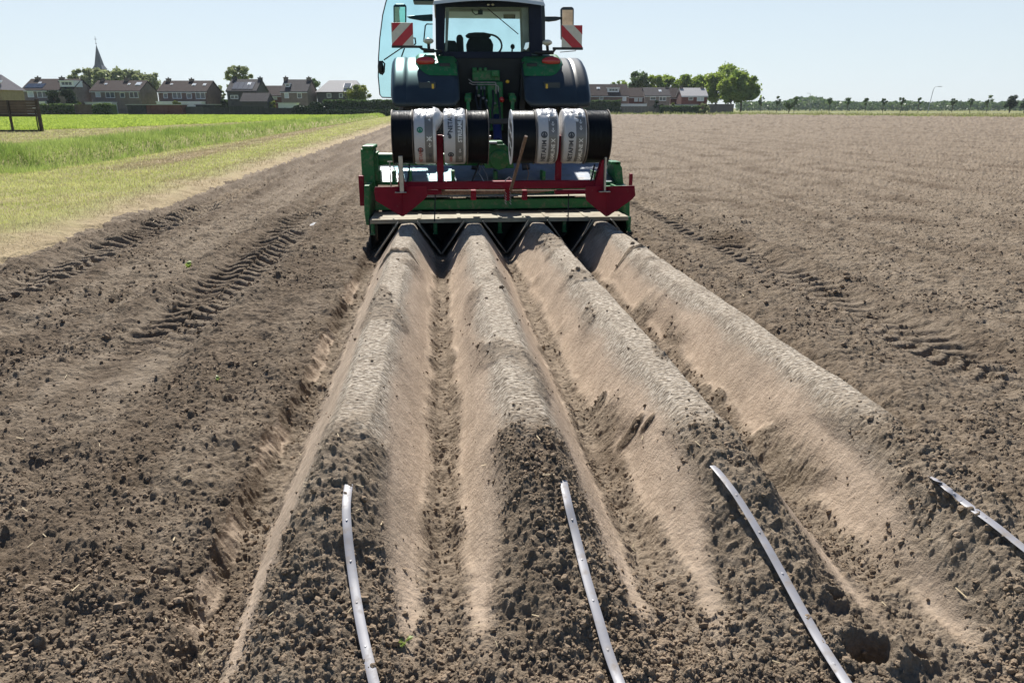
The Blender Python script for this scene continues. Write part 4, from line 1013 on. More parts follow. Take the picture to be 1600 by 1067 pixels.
# left front roof edge, mirrors and their arms
tp('roof_visor', 'black_plastic', lambda b: (b.box(P(645,2,12.4)+Vector((0,0,0)), P(690,-8,12.4)+Vector((0,0.5,0.1)))), 0.02)
def mirror(q0, q1, arm, Y, s):
    (x0, y0), (x1, y1) = q0, q1
    w = x1-x0
    body = tp('wing_mirror', 'black_plastic', lambda b: b.prism([P(x,y,Y) for x,y in ((x0,y0+3),(x0+3,y0),(x1-3,y0),(x1,y0+3),(x1-0.5,y1),(x0+0.5,y1))], (0, 0.10, 0)), 0.015)
    tp('mirror_face', 'mirror', lambda b: b.prism([P(x,y,Y-0.008-(0.07 if y < y0+8 else 0.0)) for x,y in ((x0+2,y0+5),(x1-2,y0+5),(x1-2,y1-13),(x0+2,y1-13))], (0, 0.004, 0)), 0, parent=body)
    tp('mirror_arm', 'black_plastic', lambda b: b.prism([P(x,y,Y+0.05) for x,y in arm], (0, 0.09, 0)), 0.012)
mirror((876.5,11), (897,62), ((846,26),(868,26),(877,27),(877,30),(870,32.5),(858,34),(850,33),(846,33)), 12.2, 1)
mirror((614.5,6.5), (635,62), ((676,22.5),(640,25),(635,26),(640,29),(662,33),(676,33)), 12.2, -1)
tp('pillar_cover', 'black_plastic', lambda b: b.prism([P(x,y,11.3) for x,y in ((845,8),(851,8),(852,28),(852,66),(846,72))], (0, 0.2, 0)), 0.01)
# warning boards on their bars
def board(x0, x1, y0, y1, s, Y=10.75):
    tb = tp('warning_board', 'white_reflective', lambda b: b.px(x0, x1, y0, y1, Y, Y+0.012), 0.002)
    W, H = x1-x0, y1-y0
    def stripe(t0, t1):      # band between two diagonals, t measured along the top edge then down
        n = []
        def clip(poly): return poly
        pts = []
        import itertools
        # diagonal coordinate d = u+v (u right, v down), mirrored for the right board
        N_ = 2
        cs = []
        sq = [(0,0),(1,0),(1,1),(0,1)]
        def cutp(poly, t, keep_gt):
            out = []
            for i in range(len(poly)):
                a, c = poly[i], poly[(i+1) % len(poly)]; da, dc = a[0]+a[1]-t, c[0]+c[1]-t
                ina = da >= 0 if keep_gt else da <= 0; inc = dc >= 0 if keep_gt else dc <= 0
                if ina: out.append(a)
                if ina != inc: k = da/(da-dc); out.append((a[0]+(c[0]-a[0])*k, a[1]+(c[1]-a[1])*k))
            return out
        p = cutp(cutp(sq, t0, True), t1, False)
        return [(x0+W*(u if s < 0 else 1-u), y0+H*v) for u, v in p]
    bb = MB()
    for t0, t1 in ((0, 0.42), (0.95, 1.50)):
        bb.prism([P(x,y,Y-0.003) for x,y in stripe(t0, t1)], (0, 0.0025, 0))
    bb.build('red_stripes', M['red_reflective'], tb)
    # bar below
    if s < 0:
        tp('board_bar', 'black', lambda b: (b.px(612, 660, 71.5, 75, Y, Y+0.05), b.tube([P(655,73,Y), P(660,77,Y+.02), P(676,80,Y+.05), P(690,80,Y+0.1)], 0.02, 8), b.tube([P(645,60,Y+.03),P(648.5,60,Y+.05),P(649.5,68,Y+.05),P(646,73,Y+.03)], 0.012, 8)), 0.004)
    else:
        tp('board_bar', 'black', lambda b: (b.px(864, 911, 74.5, 78, Y, Y+0.05), b.tube([P(868,76,Y), P(864,82,Y+.02), P(850,83,Y+.05), P(836,83,Y+0.1)], 0.02, 8), b.tube([P(875,82,Y+.03),P(899,80,Y+.05),P(900,78,Y+.05)], 0.006, 8)), 0.004)
board(612.5, 645, 36, 71.5, -1); board(877.5, 910, 40, 74.5, 1)
for x, y in ((669.5, 64.5), (855, 67)):
    lm = tp('work_lamp', 'lamp_clear', lambda b: b.ell(P(x,y,10.9), (0.075, 0.05, 0.042), 18, 10), 0, 60)
    tp('lamp_mount', 'black', lambda b: (b.tube([P(x,y+4,10.92), P(x+1,y+16,10.95)], 0.022, 8), b.box(P(x-8,y+18,10.95), P(x+9,y+13,11.05))), 0, 50, parent=lm)
# rear of the transmission, hitch, hoses
def f_trans(b):
    b.box((XC-0.42, 11.0, 0.45), (XC+0.42, 12.4, 1.45)); b.box((XC-0.5, 11.05, 1.3), (XC+0.5, 11.4, zb-0.03))
    b.cyl((XC-0.95, AXY, AXZ), (XC+0.95, AXY, AXZ), 0.2, 16)
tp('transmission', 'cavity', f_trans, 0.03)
tp('valve_block', 'green', lambda b: (b.px(738, 781, 110, 127, 10.85, 11.1), b.px(738, 745, 106, 112, 10.82, 11.0), b.px(748, 753, 106, 112, 10.82, 11.0), b.px(756, 761, 106, 112, 10.82, 11.0), b.px(768, 780, 110, 120, 10.78, 11.0)), 0.01)
tp('gear_housing', 'green', lambda b: (b.px(762, 786, 128, 205, 10.75, 11.05), b.px(746, 764, 128, 150, 10.85, 11.05)), 0.02)
for x in (731, 801): tp('lift_arm', 'green', lambda b: (b.beam(P(x,152,10.5), P(x + (6 if x < 760 else -6),150,11.3), 0.07, 0.10), b.beam(P(x,152,10.45), P(x+ (2 if x < 760 else -2),245,10.3), 0.05, 0.06, (0,1,0)), b.cyl(P(x-5,155,10.45), P(x+5,155,10.45), 0.045, 12)), 0.008)
for y in (129, 132.5):
    tp('steel_pipe', 'steel', lambda b: b.tube([P(732+ (y-129)*0.3, 124 + (y-129)*1.6, 10.72), P(738, y, 10.72), P(774, y, 10.72), P(775 + (y-129), y+3, 10.72), P(775 + (y-129), 147, 10.72)], 0.008, 8), 0, 50)
for i, (x0, x1) in enumerate(((745,748),(752,750),(757,763),(770,769),(777,781))):
    tp('hydraulic_hose', 'black', lambda b: b.tube([P(x0,140,10.78), P(x0-2+i,155,10.6), P(x1,175,10.45), P(x1+2,200,10.4)], 0.016, 8), 0, 50)
    tp('hose_coupling', 'steel', lambda b: (b.cyl(P(x0,136,10.79), P(x0,144,10.75), 0.016, 10), b.ell(P(x0+3,150+4*i,10.60), (0.022,0.022,0.022), 8, 6)), 0, 50)
tp('dust_cap', 'lamp_red', lambda b: b.ell(P(784,156,10.6), (0.04,0.03,0.04), 10, 8), 0, 60, label='small red dust cap')
tp('dust_cap', 'lamp_amber', lambda b: b.ell(P(793,128,10.7), (0.03,0.03,0.025), 10, 8), 0, 60, label='small yellow dust cap')
tp('drive_shaft', 'blue_paint', lambda b: b.cyl(P(776,184,10.7), P(778,222,9.9), 0.06, 14), 0, 50)
tp('bonnet', 'green', lambda b: (b.prism([(XC-0.42, YF+0.02, 1.15), (XC+0.42, YF+0.02, 1.15), (XC+0.42, YF+0.02, 1.78), (XC+0.28, YF+0.02, 1.9), (XC-0.28, YF+0.02, 1.9), (XC-0.42, YF+0.02, 1.78)], (0, 2.1, -0.15)),), 0.05)
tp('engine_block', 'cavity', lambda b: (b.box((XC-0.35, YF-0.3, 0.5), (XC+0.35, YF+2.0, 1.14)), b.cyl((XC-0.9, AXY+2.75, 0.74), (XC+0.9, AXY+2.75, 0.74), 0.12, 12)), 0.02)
for s in (-1, 1): tp('rear_strut', 'black', lambda b: (b.beam(P(764+s*56,98,10.9), P(764+s*50,175,10.9), 0.10, 0.28, (0,1,0))), 0.015)

tr.location.y += TY; YOFF = 0.0
# ------------------------------------------------------------------ drip tapes lying on the soil
def tape(path, label, tail=True):
    pts = [on_ground(px, py, 0.022) for px, py in path]
    # resample
    seg = []
    for i in range(len(pts)-1):
        n = max(3, int((pts[i+1]-pts[i]).length/0.02))
        for k in range(n):
            t = k/n; p0 = pts[max(i-1,0)]; p1 = pts[i]; p2 = pts[i+1]; p3 = pts[min(i+2,len(pts)-1)]
            seg.append(0.5*((2*p1)+(p2-p0)*t+(2*p0-5*p1+4*p2-p3)*t*t+(3*p1-p0-3*p2+p3)*t**3))
    seg.append(pts[-1])
    # settle the tape on the clods, keeping the course seen from the photographer's side
    kk = np.exp(-(np.arange(-12,13)/6.0)**2); kk /= kk.sum()
    for it in range(5):
        gd = gdet([p.x for p in seg], [p.y for p in seg])
        gm = np.array([np.percentile(gd[max(0,i-4):i+5], 85) for i in range(len(gd))])
        zz = np.convolve(np.pad(gm, 12, 'reflect', reflect_type='odd'), kk, 'valid') + 0.007
        seg = [CAM + (p-CAM)*((z-HC)/(p.z-HC)) for p, z in zip(seg, zz)]
    for i in range(14): zz[i] -= 0.016*(1-i/14)**2        # the end goes into the ridge
    b = MB(); cs = [(-0.0150,0.0),(-0.012,0.0016),(-0.004,0.0026),(0.004,0.0026),(0.012,0.0016),(0.0150,0.0),(0.012,-0.0008),(-0.012,-0.0008)]
    for i, p in enumerate(seg):
        d = (seg[min(i+1,len(seg)-1)] - seg[max(i-1,0)]); d.z = 0; d.normalize(); r = Vector((d.y, -d.x, 0)); tw = 0.12*math.sin(i*0.07+len(path))
        for a, c in cs: b.v.append(Vector((p.x, p.y, zz[i])) + r*a + Vector((0,0,c + a*tw)))
    n = len(cs)
    for i in range(len(seg)-1):
        for k in range(n): b.f.append((i*n+k, i*n+(k+1) % n, (i+1)*n+(k+1) % n, (i+1)*n+k))
    o = b.build('drip_tape', M['drip_tape'], None, smooth=35); props(o, label, 'drip tape', 'drip tapes coming out of the ridges')
    acc = 0.0
    for i in range(3, len(seg)-1):
        acc += (seg[i+1]-seg[i]).length
        if acc > 0.155:
            acc = 0; p = Vector((seg[i].x, seg[i].y, zz[i]+0.0024)); b = MB(); b.ell(p, (0.0042, 0.008, 0.0006), 10, 6); b.build('emitter', M['drip_tape'], o, smooth=60)
tape([(545,747),(541,790),(545,850),(553,910),(563,970),(576,1030),(596,1110),(620,1180)], 'grey flat drip tape lying in front of the leftmost ridge, curving gently')
tape([(880,744),(889,790),(901,840),(916,900),(935,965),(953,1025),(985,1110),(1010,1180)], 'grey flat drip tape lying in front of the second ridge from the left')
tape([(1115,722),(1150,772),(1190,838),(1222,895),(1255,955),(1288,1012),(1345,1100),(1390,1170)], 'grey flat drip tape lying in front of the third ridge, beside the round hole')
tape([(1428,720),(1462,748),(1505,783),(1555,820),(1600,856),(1700,935),(1800,1010)], 'grey flat drip tape in front of the rightmost ridge, running out of the picture')
# small weeds, a scrap of paper
def weed(px, py, s, label, n=9):
    g = on_ground(px, py); b = MB(); rr = random.Random(px); z0 = float(gdet(g.x, g.y)[0])
    for k in range(n):
        a = rr.uniform(0, 6.28); l = s*rr.uniform(0.5, 1.0); h = s*rr.uniform(0.3, 1.0); c = Vector((g.x, g.y, z0)); d = Vector((math.cos(a), math.sin(a), 0)); r = Vector((-d.y, d.x, 0))
        b.add([c, c+d*l*0.5+r*l*0.22+Vector((0,0,h*0.7)), c+d*l+Vector((0,0,h*0.8)), c+d*l*0.5-r*l*0.22+Vector((0,0,h*0.7))], [(0,1,2,3)])
    props(b.build('weed', M['tall_blade'], None), label, 'weed')
weed(631, 1000, 0.035, 'tiny green seedling between the two leftmost drip tapes')
weed(295, 417, 0.11, 'small green weed beside the wheel track at left')
weed(340, 592, 0.035, 'tiny green sprout among clods left of the ridges')
g = on_ground(490, 352); b = MB(); z0 = float(gdet(g.x, g.y)[0])+0.03
b.add([(g.x-.05,g.y-.03,z0),(g.x+.01,g.y-.05,z0+.01),(g.x+.05,g.y-.01,z0+.015),(g.x+.04,g.y+.04,z0+.04),(g.x-.02,g.y+.04,z0+.02),(g.x-.05,g.y+.02,z0+.01),(g.x,g.y,z0+.04)], [(6,0,1),(6,1,2),(6,2,3),(6,3,4),(6,4,5),(6,5,0)])
o = b.build('paper_scrap', M['paper'], None); o.modifiers.new('s', 'SOLIDIFY').thickness = 0.003
props(o, 'crumpled white paper scrap on the dark soil left of the machine', 'paper scrap')
# ------------------------------------------------------------------ background: houses, trees, hedges
M['brick_tan'] = pmat('brick_tan', (0.30,0.215,0.15), 0.9, 0.15, 1.5, bump=0.2, bscale=20)
M['brick_grey'] = pmat('brick_grey', (0.20,0.158,0.138), 0.9, 0.2, 1.5, bump=0.2, bscale=20)
M['brick_red'] = pmat('brick_red', (0.13,0.048,0.040), 0.9, 0.15, 1.5, bump=0.2, bscale=20)
M['brick_brown'] = pmat('brick_brown', (0.165,0.105,0.086), 0.9, 0.2, 1.5, bump=0.2, bscale=20)
M['dark_wall'] = pmat('dark_wall', (0.075,0.07,0.072), 0.85, 0.15, 1.5)
M['white_wall'] = pmat('white_wall', (0.72,0.72,0.73), 0.7, 0.05, 1.5)
M['tile_brown'] = pmat('tile_brown', (0.052,0.038,0.035), 0.9, 0.2, 3, bump=0.3, bscale=9, spec=0.15)
M['tile_grey'] = pmat('tile_grey', (0.065,0.060,0.062), 0.9, 0.2, 3, bump=0.3, bscale=9, spec=0.15)
M['tile_lilac'] = pmat('tile_lilac', (0.17,0.155,0.175), 0.85, 0.12, 3, bump=0.3, bscale=9, spec=0.2)
M['roof_white'] = pmat('roof_white', (0.40,0.385,0.38), 0.75, 0.1, 3, bump=0.3, bscale=9, spec=0.2)
M['solar'] = pmat('solar', (0.022,0.025,0.035), 0.25, 0.2, 3, coat=0.4)
M['frame_white'] = pmat('frame_white', (0.74,0.75,0.76), 0.5, 0.04, 3)
M['pane_dark'] = pmat('pane_dark', (0.06,0.075,0.095), 0.12, 0.3, 1, coat=0.3)
M['pane_light'] = pmat('pane_light', (0.50,0.54,0.58), 0.3, 0.12, 1)
M['fence_brown'] = pmat('fence_brown', (0.105,0.075,0.06), 0.85, 0.25, 2)
M['fence_dark'] = pmat('fence_dark', (0.035,0.035,0.037), 0.85, 0.25, 2)
M['fence_grey'] = pmat('fence_grey', (0.16,0.145,0.135), 0.85, 0.2, 2)
M['old_wood'] = pmat('old_wood', (0.055,0.042,0.036), 0.85, 0.3, 5, bump=0.3, bscale=40)
M['slate'] = pmat('slate', (0.075,0.085,0.10), 0.6, 0.15, 2)
M['bark'] = pmat('bark', (0.085,0.065,0.05), 0.9, 0.25, 4, bump=0.4, bscale=15)
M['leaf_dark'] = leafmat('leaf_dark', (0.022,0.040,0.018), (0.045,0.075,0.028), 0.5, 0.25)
M['leaf_mid'] = leafmat('leaf_mid', (0.06,0.11,0.03), (0.13,0.19,0.06), 0.4, 0.42)
M['leaf_bright'] = leafmat('leaf_bright', (0.16,0.25,0.035), (0.36,0.44,0.08), 0.4, 0.5)
M['leaf_pale'] = leafmat('leaf_pale', (0.20,0.24,0.10), (0.34,0.37,0.18), 0.4, 0.5)
M['leaf_yellow'] = leafmat('leaf_yellow', (0.12,0.17,0.03), (0.25,0.27,0.05), 0.4, 0.45)
M['lamp_grey'] = pmat('lamp_grey', (0.35,0.36,0.37), 0.5, 0.05, 3, metal=0.4)
M['asphalt'] = pmat('asphalt', (0.10,0.11,0.12), 0.8, 0.15, 2)

def house(name, label, cat, px0, px1, D, eave, ridge, wall, roof, depth=8.0, chim=(), wins=(), sky=(), dorm=(), solar=(), base=179.5, ov=0.35, cat2=None, band=None, ridge_px=None):
    x0, x1 = xpx(px0, D), xpx(px1, D); xm = (x0+x1)/2; o = wpt(xm, D, 0)
    t = thing(name, label, cat, o, -PSI)
    X = lambda p: xpx(p, D) - xm
    ze = zpy(eave, D); zr = zpy(ridge, D+depth/2); a, c = x0-xm, x1-xm; ra, rc = a, c
    if ridge_px: ra, rc = xpx(ridge_px[0], D+depth/2)-xm, xpx(ridge_px[1], D+depth/2)-xm
    def pt(name, mat, fill, parent=None, bevel=0, label=None):
        b = MB(); fill(b); return b.build(name, M[mat], parent or t, bevel=bevel, label=label)
    def fw(b):
        b.box((a, 0, -0.3), (c, depth, ze))
        if not ridge_px: b.prism([(a+0.01, 0.02, ze-0.01), (a+0.01, depth-0.02, ze-0.01), (a+0.01, depth/2, zr-0.12)], (c-a-0.02, 0, 0))
    pt('wall', wall, fw)
    sl = (zr-ze)/(depth/2)
    def fr(b):
        th = 0.22
        y0, y1 = -ov, depth+ov; zl = ze - sl*ov
        if ridge_px:
            b.add([(a-ov,y0,zl),(c+ov,y0,zl),(c+ov,y1,zl),(a-ov,y1,zl),(ra,depth/2,zr),(rc,depth/2,zr)], [(0,1,5,4),(1,2,5),(2,3,4,5),(3,0,4),(3,2,1,0)])
        else:
            b.prism([(a-0.15,y0,zl+0.02),(a-0.15,depth/2,zr+0.02),(a-0.15,y1,zl+0.02),(a-0.15,y1,zl+0.02+th),(a-0.15,depth/2,zr+0.02+th*1.2),(a-0.15,y0,zl+0.02+th)], (c-a+0.3, 0, 0))
    ro = pt('roof', roof, fr)
    gut = pt('gutter', 'frame_white' if wall != 'dark_wall' else 'dark_wall', lambda b: b.box((a-0.1, -ov-0.08, ze-sl*ov-0.08), (c+0.1, -ov+0.02, ze-sl*ov+0.06)))
    for cp_ in chim:
        p, top = cp_ if isinstance(cp_, tuple) else (cp_, ridge-5)
        zc = zpy(top, D+depth/2)
        pt('chimney', 'brick_grey' if wall != 'dark_wall' else 'dark_wall', lambda b: (b.box((X(p)-0.45, depth/2-0.45, zr-1.0), (X(p)+0.45, depth/2+0.45, zc-0.15)), b.box((X(p)-0.52, depth/2-0.52, zc-0.15), (X(p)+0.52, depth/2+0.52, zc)), b.cyl((X(p), depth/2, zc), (X(p), depth/2, zc+0.3), 0.14, 8)), ro)
    for w in wins:
        wx0, wx1, wy0, wy1 = w[:4]; pm = w[4] if len(w) > 4 else 'pane_dark'; z0, z1 = zpy(wy1, D), zpy(wy0, D)
        nm = max(1, round((wx1-wx0)/6.5)); A, C = X(wx0), X(wx1)
        def ff(b):
            b.box((A, -0.06, z0), (C, 0.05, z0+0.12)); b.box((A, -0.06, z1-0.12), (C, 0.05, z1)); 
            for k in range(nm+1):
                xx = A + (C-A)*k/nm; xx = min(max(xx, A+0.06), C-0.06); b.box((xx-0.06, -0.058, z0+0.12), (xx+0.06, 0.048, z1-0.12))
        fo = pt('window', 'frame_white', ff)
        pt('pane', pm, lambda b: b.box((A+0.03, -0.03, z0+0.03), (C-0.03, -0.012, z1-0.03)), fo)
        if z1-z0 > 0.5: pt('sill', 'brick_grey', lambda b: b.box((A-0.1, -0.14, z0-0.12), (C+0.1, 0.0, z0-0.003)), fo)
    def onroof(y, lift): return ze + sl*y + lift
    def roofpx(py):       # distance up the slope seen at this height
        lo, hi = 0.0, depth/2
        for _ in range(40):
            m_ = (lo+hi)/2
            if zpy(py, D+m_) > ze + sl*m_ + 0.24: lo = m_
            else: hi = m_
        return lo
    for s in sky:
        p0, p1, q0, q1 = s[:4]; mt = s[4] if len(s) > 4 else 'pane_light'; ya, yb = roofpx(q1), roofpx(q0)
        if yb-ya < 0.3: yb = ya+0.8
        A, C = X(p0), X(p1)
        sk = pt('skylight', 'frame_white', lambda b: b.prism([(A, ya, onroof(ya,0.24)), (C, ya, onroof(ya,0.24)), (C, yb, onroof(yb,0.24)), (A, yb, onroof(yb,0.24))], (0, -0.08, 0.10)))
        pt('pane', mt, lambda b: b.prism([(A+.1, ya+.1, onroof(ya+.1,0.29)), (C-.1, ya+.1, onroof(ya+.1,0.29)), (C-.1, yb-.1, onroof(yb-.1,0.29)), (A+.1, yb-.1, onroof(yb-.1,0.29))], (0, -0.08, 0.10)), sk)
    for p0, p1, q0, q1 in solar:
        ya, yb = roofpx(q1), roofpx(q0); A, C = X(p0), X(p1); n = max(2, int((C-A)/1.1))
        def fs(b):
            for k in range(n):
                u0 = A+(C-A)*k/n+0.03; u1 = A+(C-A)*(k+1)/n-0.03
                b.prism([(u0, ya, onroof(ya,0.28)), (u1, ya, onroof(ya,0.28)), (u1, yb, onroof(yb,0.28)), (u0, yb, onroof(yb,0.28))], (0, -0.03, 0.05))
        pt('solar_panel', 'solar', fs)
    for p0, p1, q0, q1 in dorm:
        A, C = X(p0), X(p1); yf = max(0.1, roofpx(q1)-0.2); z0, z1 = zpy(q1, D+yf), zpy(q0, D+yf)
        do = pt('dormer', 'frame_white', lambda b: (b.box((A, yf, z0), (C, depth/2, z1-0.15)), b.box((A-0.15, yf-0.2, z1-0.149), (C+0.15, depth/2, z1))))
        n = max(1, int((p1-p0)/6))
        pt('pane', 'pane_dark', lambda b: [b.box((A+(C-A)*(0.12+0.76*(k+0.08)/n), yf-0.03, z0+0.3*(z1-z0)), (A+(C-A)*(0.12+0.76*(k+0.92)/n), yf-0.005, z0+0.74*(z1-z0))) for k in range(n)], do)
    if band:
        pt('front_extension', band[0], lambda b: b.box((X(band[1]), -2.5, -0.3), (X(band[2]), -0.003, zpy(band[3], D-2.5))))
        pt('canopy_edge', 'frame_white', lambda b: b.box((X(band[1])-0.1, -2.6, zpy(band[3], D-2.5)), (X(band[2])+0.1, -0.003, zpy(band[3]-1.3, D-2.5))))
    return t
house('brick_house', 'tan brick house with lilac grey roof at the left edge', 'house', -70, 6, 150, 138.5, 117, 'brick_tan', 'tile_lilac', 7, sky=((-12,-8,124.5,128),(0,4,126.5,130)), ridge_px=(-50,12))
house('terraced_house', 'terraced brick house with solar panels and a white dormer, behind dark conifers', 'house', 39, 117, 178, 141.5, 125.5, 'brick_grey', 'tile_brown', 9, chim=((49,121),(87,121)), wins=((47,56.5,142.8,152.5,'pane_light'),(62,78,142.8,153),(104,114,143,152)), solar=((41,70,131.5,138),), dorm=((96.5,118,126,136),), sky=((56.5,61,129,131.5),), band=('white_wall',40,82,160))
house('terraced_house', 'brick row house with brown roof and dark red gable, straight below the church spire', 'house', 145, 222, 184, 142.8, 128, 'brick_grey', 'tile_brown', 9, chim=((152,123),(189.5,123)), wins=((152.5,160.5,144,152.5,'pane_light'),(168,182.5,143.8,153.5),(190.5,198,144.8,153),(205,219,143.6,153.5)), sky=((160,164,131,133),(197,200.5,131,133.5),(209,217,129.5,134)), band=('white_wall',143,184,161))
house('terraced_house', 'brick row house with three roof windows, behind the long brown sheds', 'house', 250, 326, 184, 143.5, 128.3, 'brick_brown', 'tile_brown', 9, chim=((256,123),(292.5,123.5)), wins=((258,264.5,146,154),(272,286,144.3,154.5),(294,302,146,154.5),(308,323,144.3,155)), sky=((263.5,267,131.5,133.5),(298,303.5,131.5,134.5),(315,319.5,131.5,134.5)), band=('white_wall',253,322,160))
house('dark_house', 'dark walled house with a chimney at each end and a gabled shed in front', 'house', 357, 403, 186, 142.5, 126, 'dark_wall', 'tile_grey', 9, chim=((361.5,121.5),(401.5,121.5)), wins=((362,374,149,155),(384,392,149,154)), solar=((364,397,129,140),), sky=((385.5,390.5,129.5,133.5),))
house('gabled_shed', 'dark gabled shed with a pale sloping roof edge', 'shed', 377, 418, 176, 159, 147.5, 'dark_wall', 'tile_grey', 5)
house('garage', 'low brown roofed garage with a wide white door', 'garage', 410, 441, 200, 150, 136, 'brick_red', 'tile_brown', 8, wins=((416,434.5,148.5,156,'pane_light'),))
house('detached_house', 'grey roofed house with tall end chimneys and a small dormer', 'house', 441, 482, 186, 143.5, 126.5, 'brick_grey', 'tile_grey', 9, chim=((442,121),(478.5,121.5)), wins=((446,453,145.5,154,'pane_light'),(466,473,145.5,154)), dorm=((446.5,453.5,131,136.5),))
house('modern_house', 'modern house with pale roof and dark cladding behind the tall clipped hedge', 'house', 497, 562, 190, 143, 126, 'dark_wall', 'roof_white', 9, wins=((512,519,146,153),(531,537,146,153)), sky=((537,549,131,138,'pane_dark'),), ridge_px=(517,560))
house('terraced_house', 'wide brown roofed house right of the tractor with a white dormer', 'house', 880, 981, 222, 150, 133.5, 'brick_brown', 'tile_brown', 9, sky=((933,938,137,140),), dorm=((949,967,137.5,144.5),), wins=((936,942,151,156),(972,978,152,158,'pane_light'),))
house('low_house', 'low brown roofed house with two white windows beside the dormered house', 'house', 982, 1005, 226, 152, 139, 'brick_red', 'tile_brown', 8, wins=((990.5,996,153,159,'pane_light'),(997.5,1003,153,159,'pane_light')))
house('brick_house', 'brown brick house with grey roof and plain gable before the trees', 'house', 1007, 1046, 224, 150, 138.5, 'brick_grey', 'tile_grey', 8, wins=((1015,1024,151.5,157),(1029,1040,151.5,158)), sky=((1030,1034,141,144),), chim=((1044,137),))
house('brick_house', 'house with sunlit pale roof and a large white window beside the big trees', 'house', 1064, 1104, 224, 150.5, 139.2, 'brick_red', 'roof_white', 7, wins=((1075,1082,151.5,157),(1088,1099,151.5,158.5,'pane_light')), chim=((1066,136.5),(1099,137)))
house('brick_house', 'brown side house half hidden behind the brown brick house', 'house', 1047, 1060, 232, 153, 139, 'brick_red', 'tile_brown', 8)

# church spire
D = 520; xm = xpx(165.5, D); t = thing('church_tower', 'slate church spire rising behind the pale trees', 'church tower', wpt(xm, D, 0), -PSI)
zb_ = zpy(105, D); zs = zpy(70, D); hw = 2.9
b = MB(); b.box((-hw,-hw,-1), (hw,hw,zb_-1.5)); b.build('tower', M['brick_grey'], t)
b = MB(); b.add([(-hw-.5,-hw-.5,zb_-1.5),(hw+.5,-hw-.5,zb_-1.5),(hw+.5,hw+.5,zb_-1.5),(-hw-.5,hw+.5,zb_-1.5),(-2.1,-2.1,zb_+1.0),(2.1,-2.1,zb_+1.0),(2.1,2.1,zb_+1.0),(-2.1,2.1,zb_+1.0),(0,0,zs)], [(0,1,5,4),(1,2,6,5),(2,3,7,6),(3,0,4,7),(4,5,8),(5,6,8),(6,7,8),(7,4,8)]); b.build('spire', M['slate'], t)
b = MB(); b.tube([(0,0,zs-0.5),(0,0,zpy(57,D))], 0.10, 6); b.box((-0.9,-0.06,zpy(62,D)), (0.9,0.06,zpy(62,D)+0.25)); b.ell((0,0,zs+0.6),(0.4,0.4,0.4),8,6); b.build('weather_cross', M['slate'], t)

# foliage
def leaf_quads(C, s, r_, flat=0.0):
    n = len(C); a = r_.normal(size=(n,3)); a /= np.linalg.norm(a, axis=1)[:,None]; q = r_.normal(size=(n,3)); c = np.cross(a, q); c /= np.linalg.norm(c, axis=1)[:,None]; d = np.cross(a, c)
    s = np.broadcast_to(s, (n,))[:,None]*r_.uniform(0.6, 1.4, (n,1))
    V = np.stack([C-c*s-d*s*0.5, C+c*s*0.2-d*s*0.8, C+c*s+d*s*0.4, C-c*s*0.3+d*s*0.8], 1)
    return V.reshape(-1,3), np.arange(n*4).reshape(n,4)
TN = [0]
def tree(name, label, px, D, top, wpx, mat, cat='tree', base=None, crown_low=None, n=2600, clumps=26, trunk=0.22, group=None, shape=1.0, leaf=None):
    TN[0] += 1; r_ = np.random.default_rng(100+TN[0])
    x = xpx(px, D); t = thing(name, label, cat, wpt(x, D, 0), -PSI, group)
    zt_ = zpy(top, D); w_ = (xpx(px+wpx/2, D)-xpx(px-wpx/2, D))/2
    zl = zpy(crown_low, D) if crown_low else zt_*0.28
    h = (zt_-zl)/2; cz = zl+h
    # clump centres in an uneven egg
    th = r_.uniform(0, 6.283, clumps); uu = r_.random(clumps)**0.5; vz = r_.uniform(-0.85, 0.92, clumps)
    rad = np.sqrt(np.clip(1-vz**2*0.9, 0.05, 1))*np.where(vz > 0, 1, 0.95)
    cc = np.stack([np.cos(th)*uu*rad*w_*0.80, np.sin(th)*uu*rad*w_*0.80, cz + vz*h*0.85], 1)
    cr_ = r_.uniform(0.13, 0.38, clumps)*min(w_, h*1.1)*shape
    n = int(n*1.9); k = r_.integers(0, clumps, n); d = r_.normal(size=(n,3)); d /= np.linalg.norm(d, axis=1)[:,None]
    C = cc[k] + d*(cr_[k]*r_.random(n)**0.35*np.where(r_.random(n) < 0.22, r_.uniform(1.0, 1.7, n), 1.0))[:,None]*np.array([1,1,0.85])
    lf = leaf or max(0.14, 0.062*w_)
    V, F = leaf_quads(C, lf, r_)
    o = mesh_np('crown', V, F, M[mat]); o.parent = t
    b = MB(); b.tube([(0,0,-0.3),(0.03*w_,0,zl*0.6+0.2),(0,0,cz)], trunk, 8, trunk*0.45)
    for j in range(min(7, clumps)): b.tube([(0,0,zl*0.8+0.1*j*h*0.5), tuple(cc[j]*np.array([0.5,0.5,1])+np.array([0,0,-0.3*h*0.3])), tuple(cc[j])], trunk*0.42, 5, trunk*0.12)
    b.build('trunk', M['bark'], t, smooth=60)
    return t
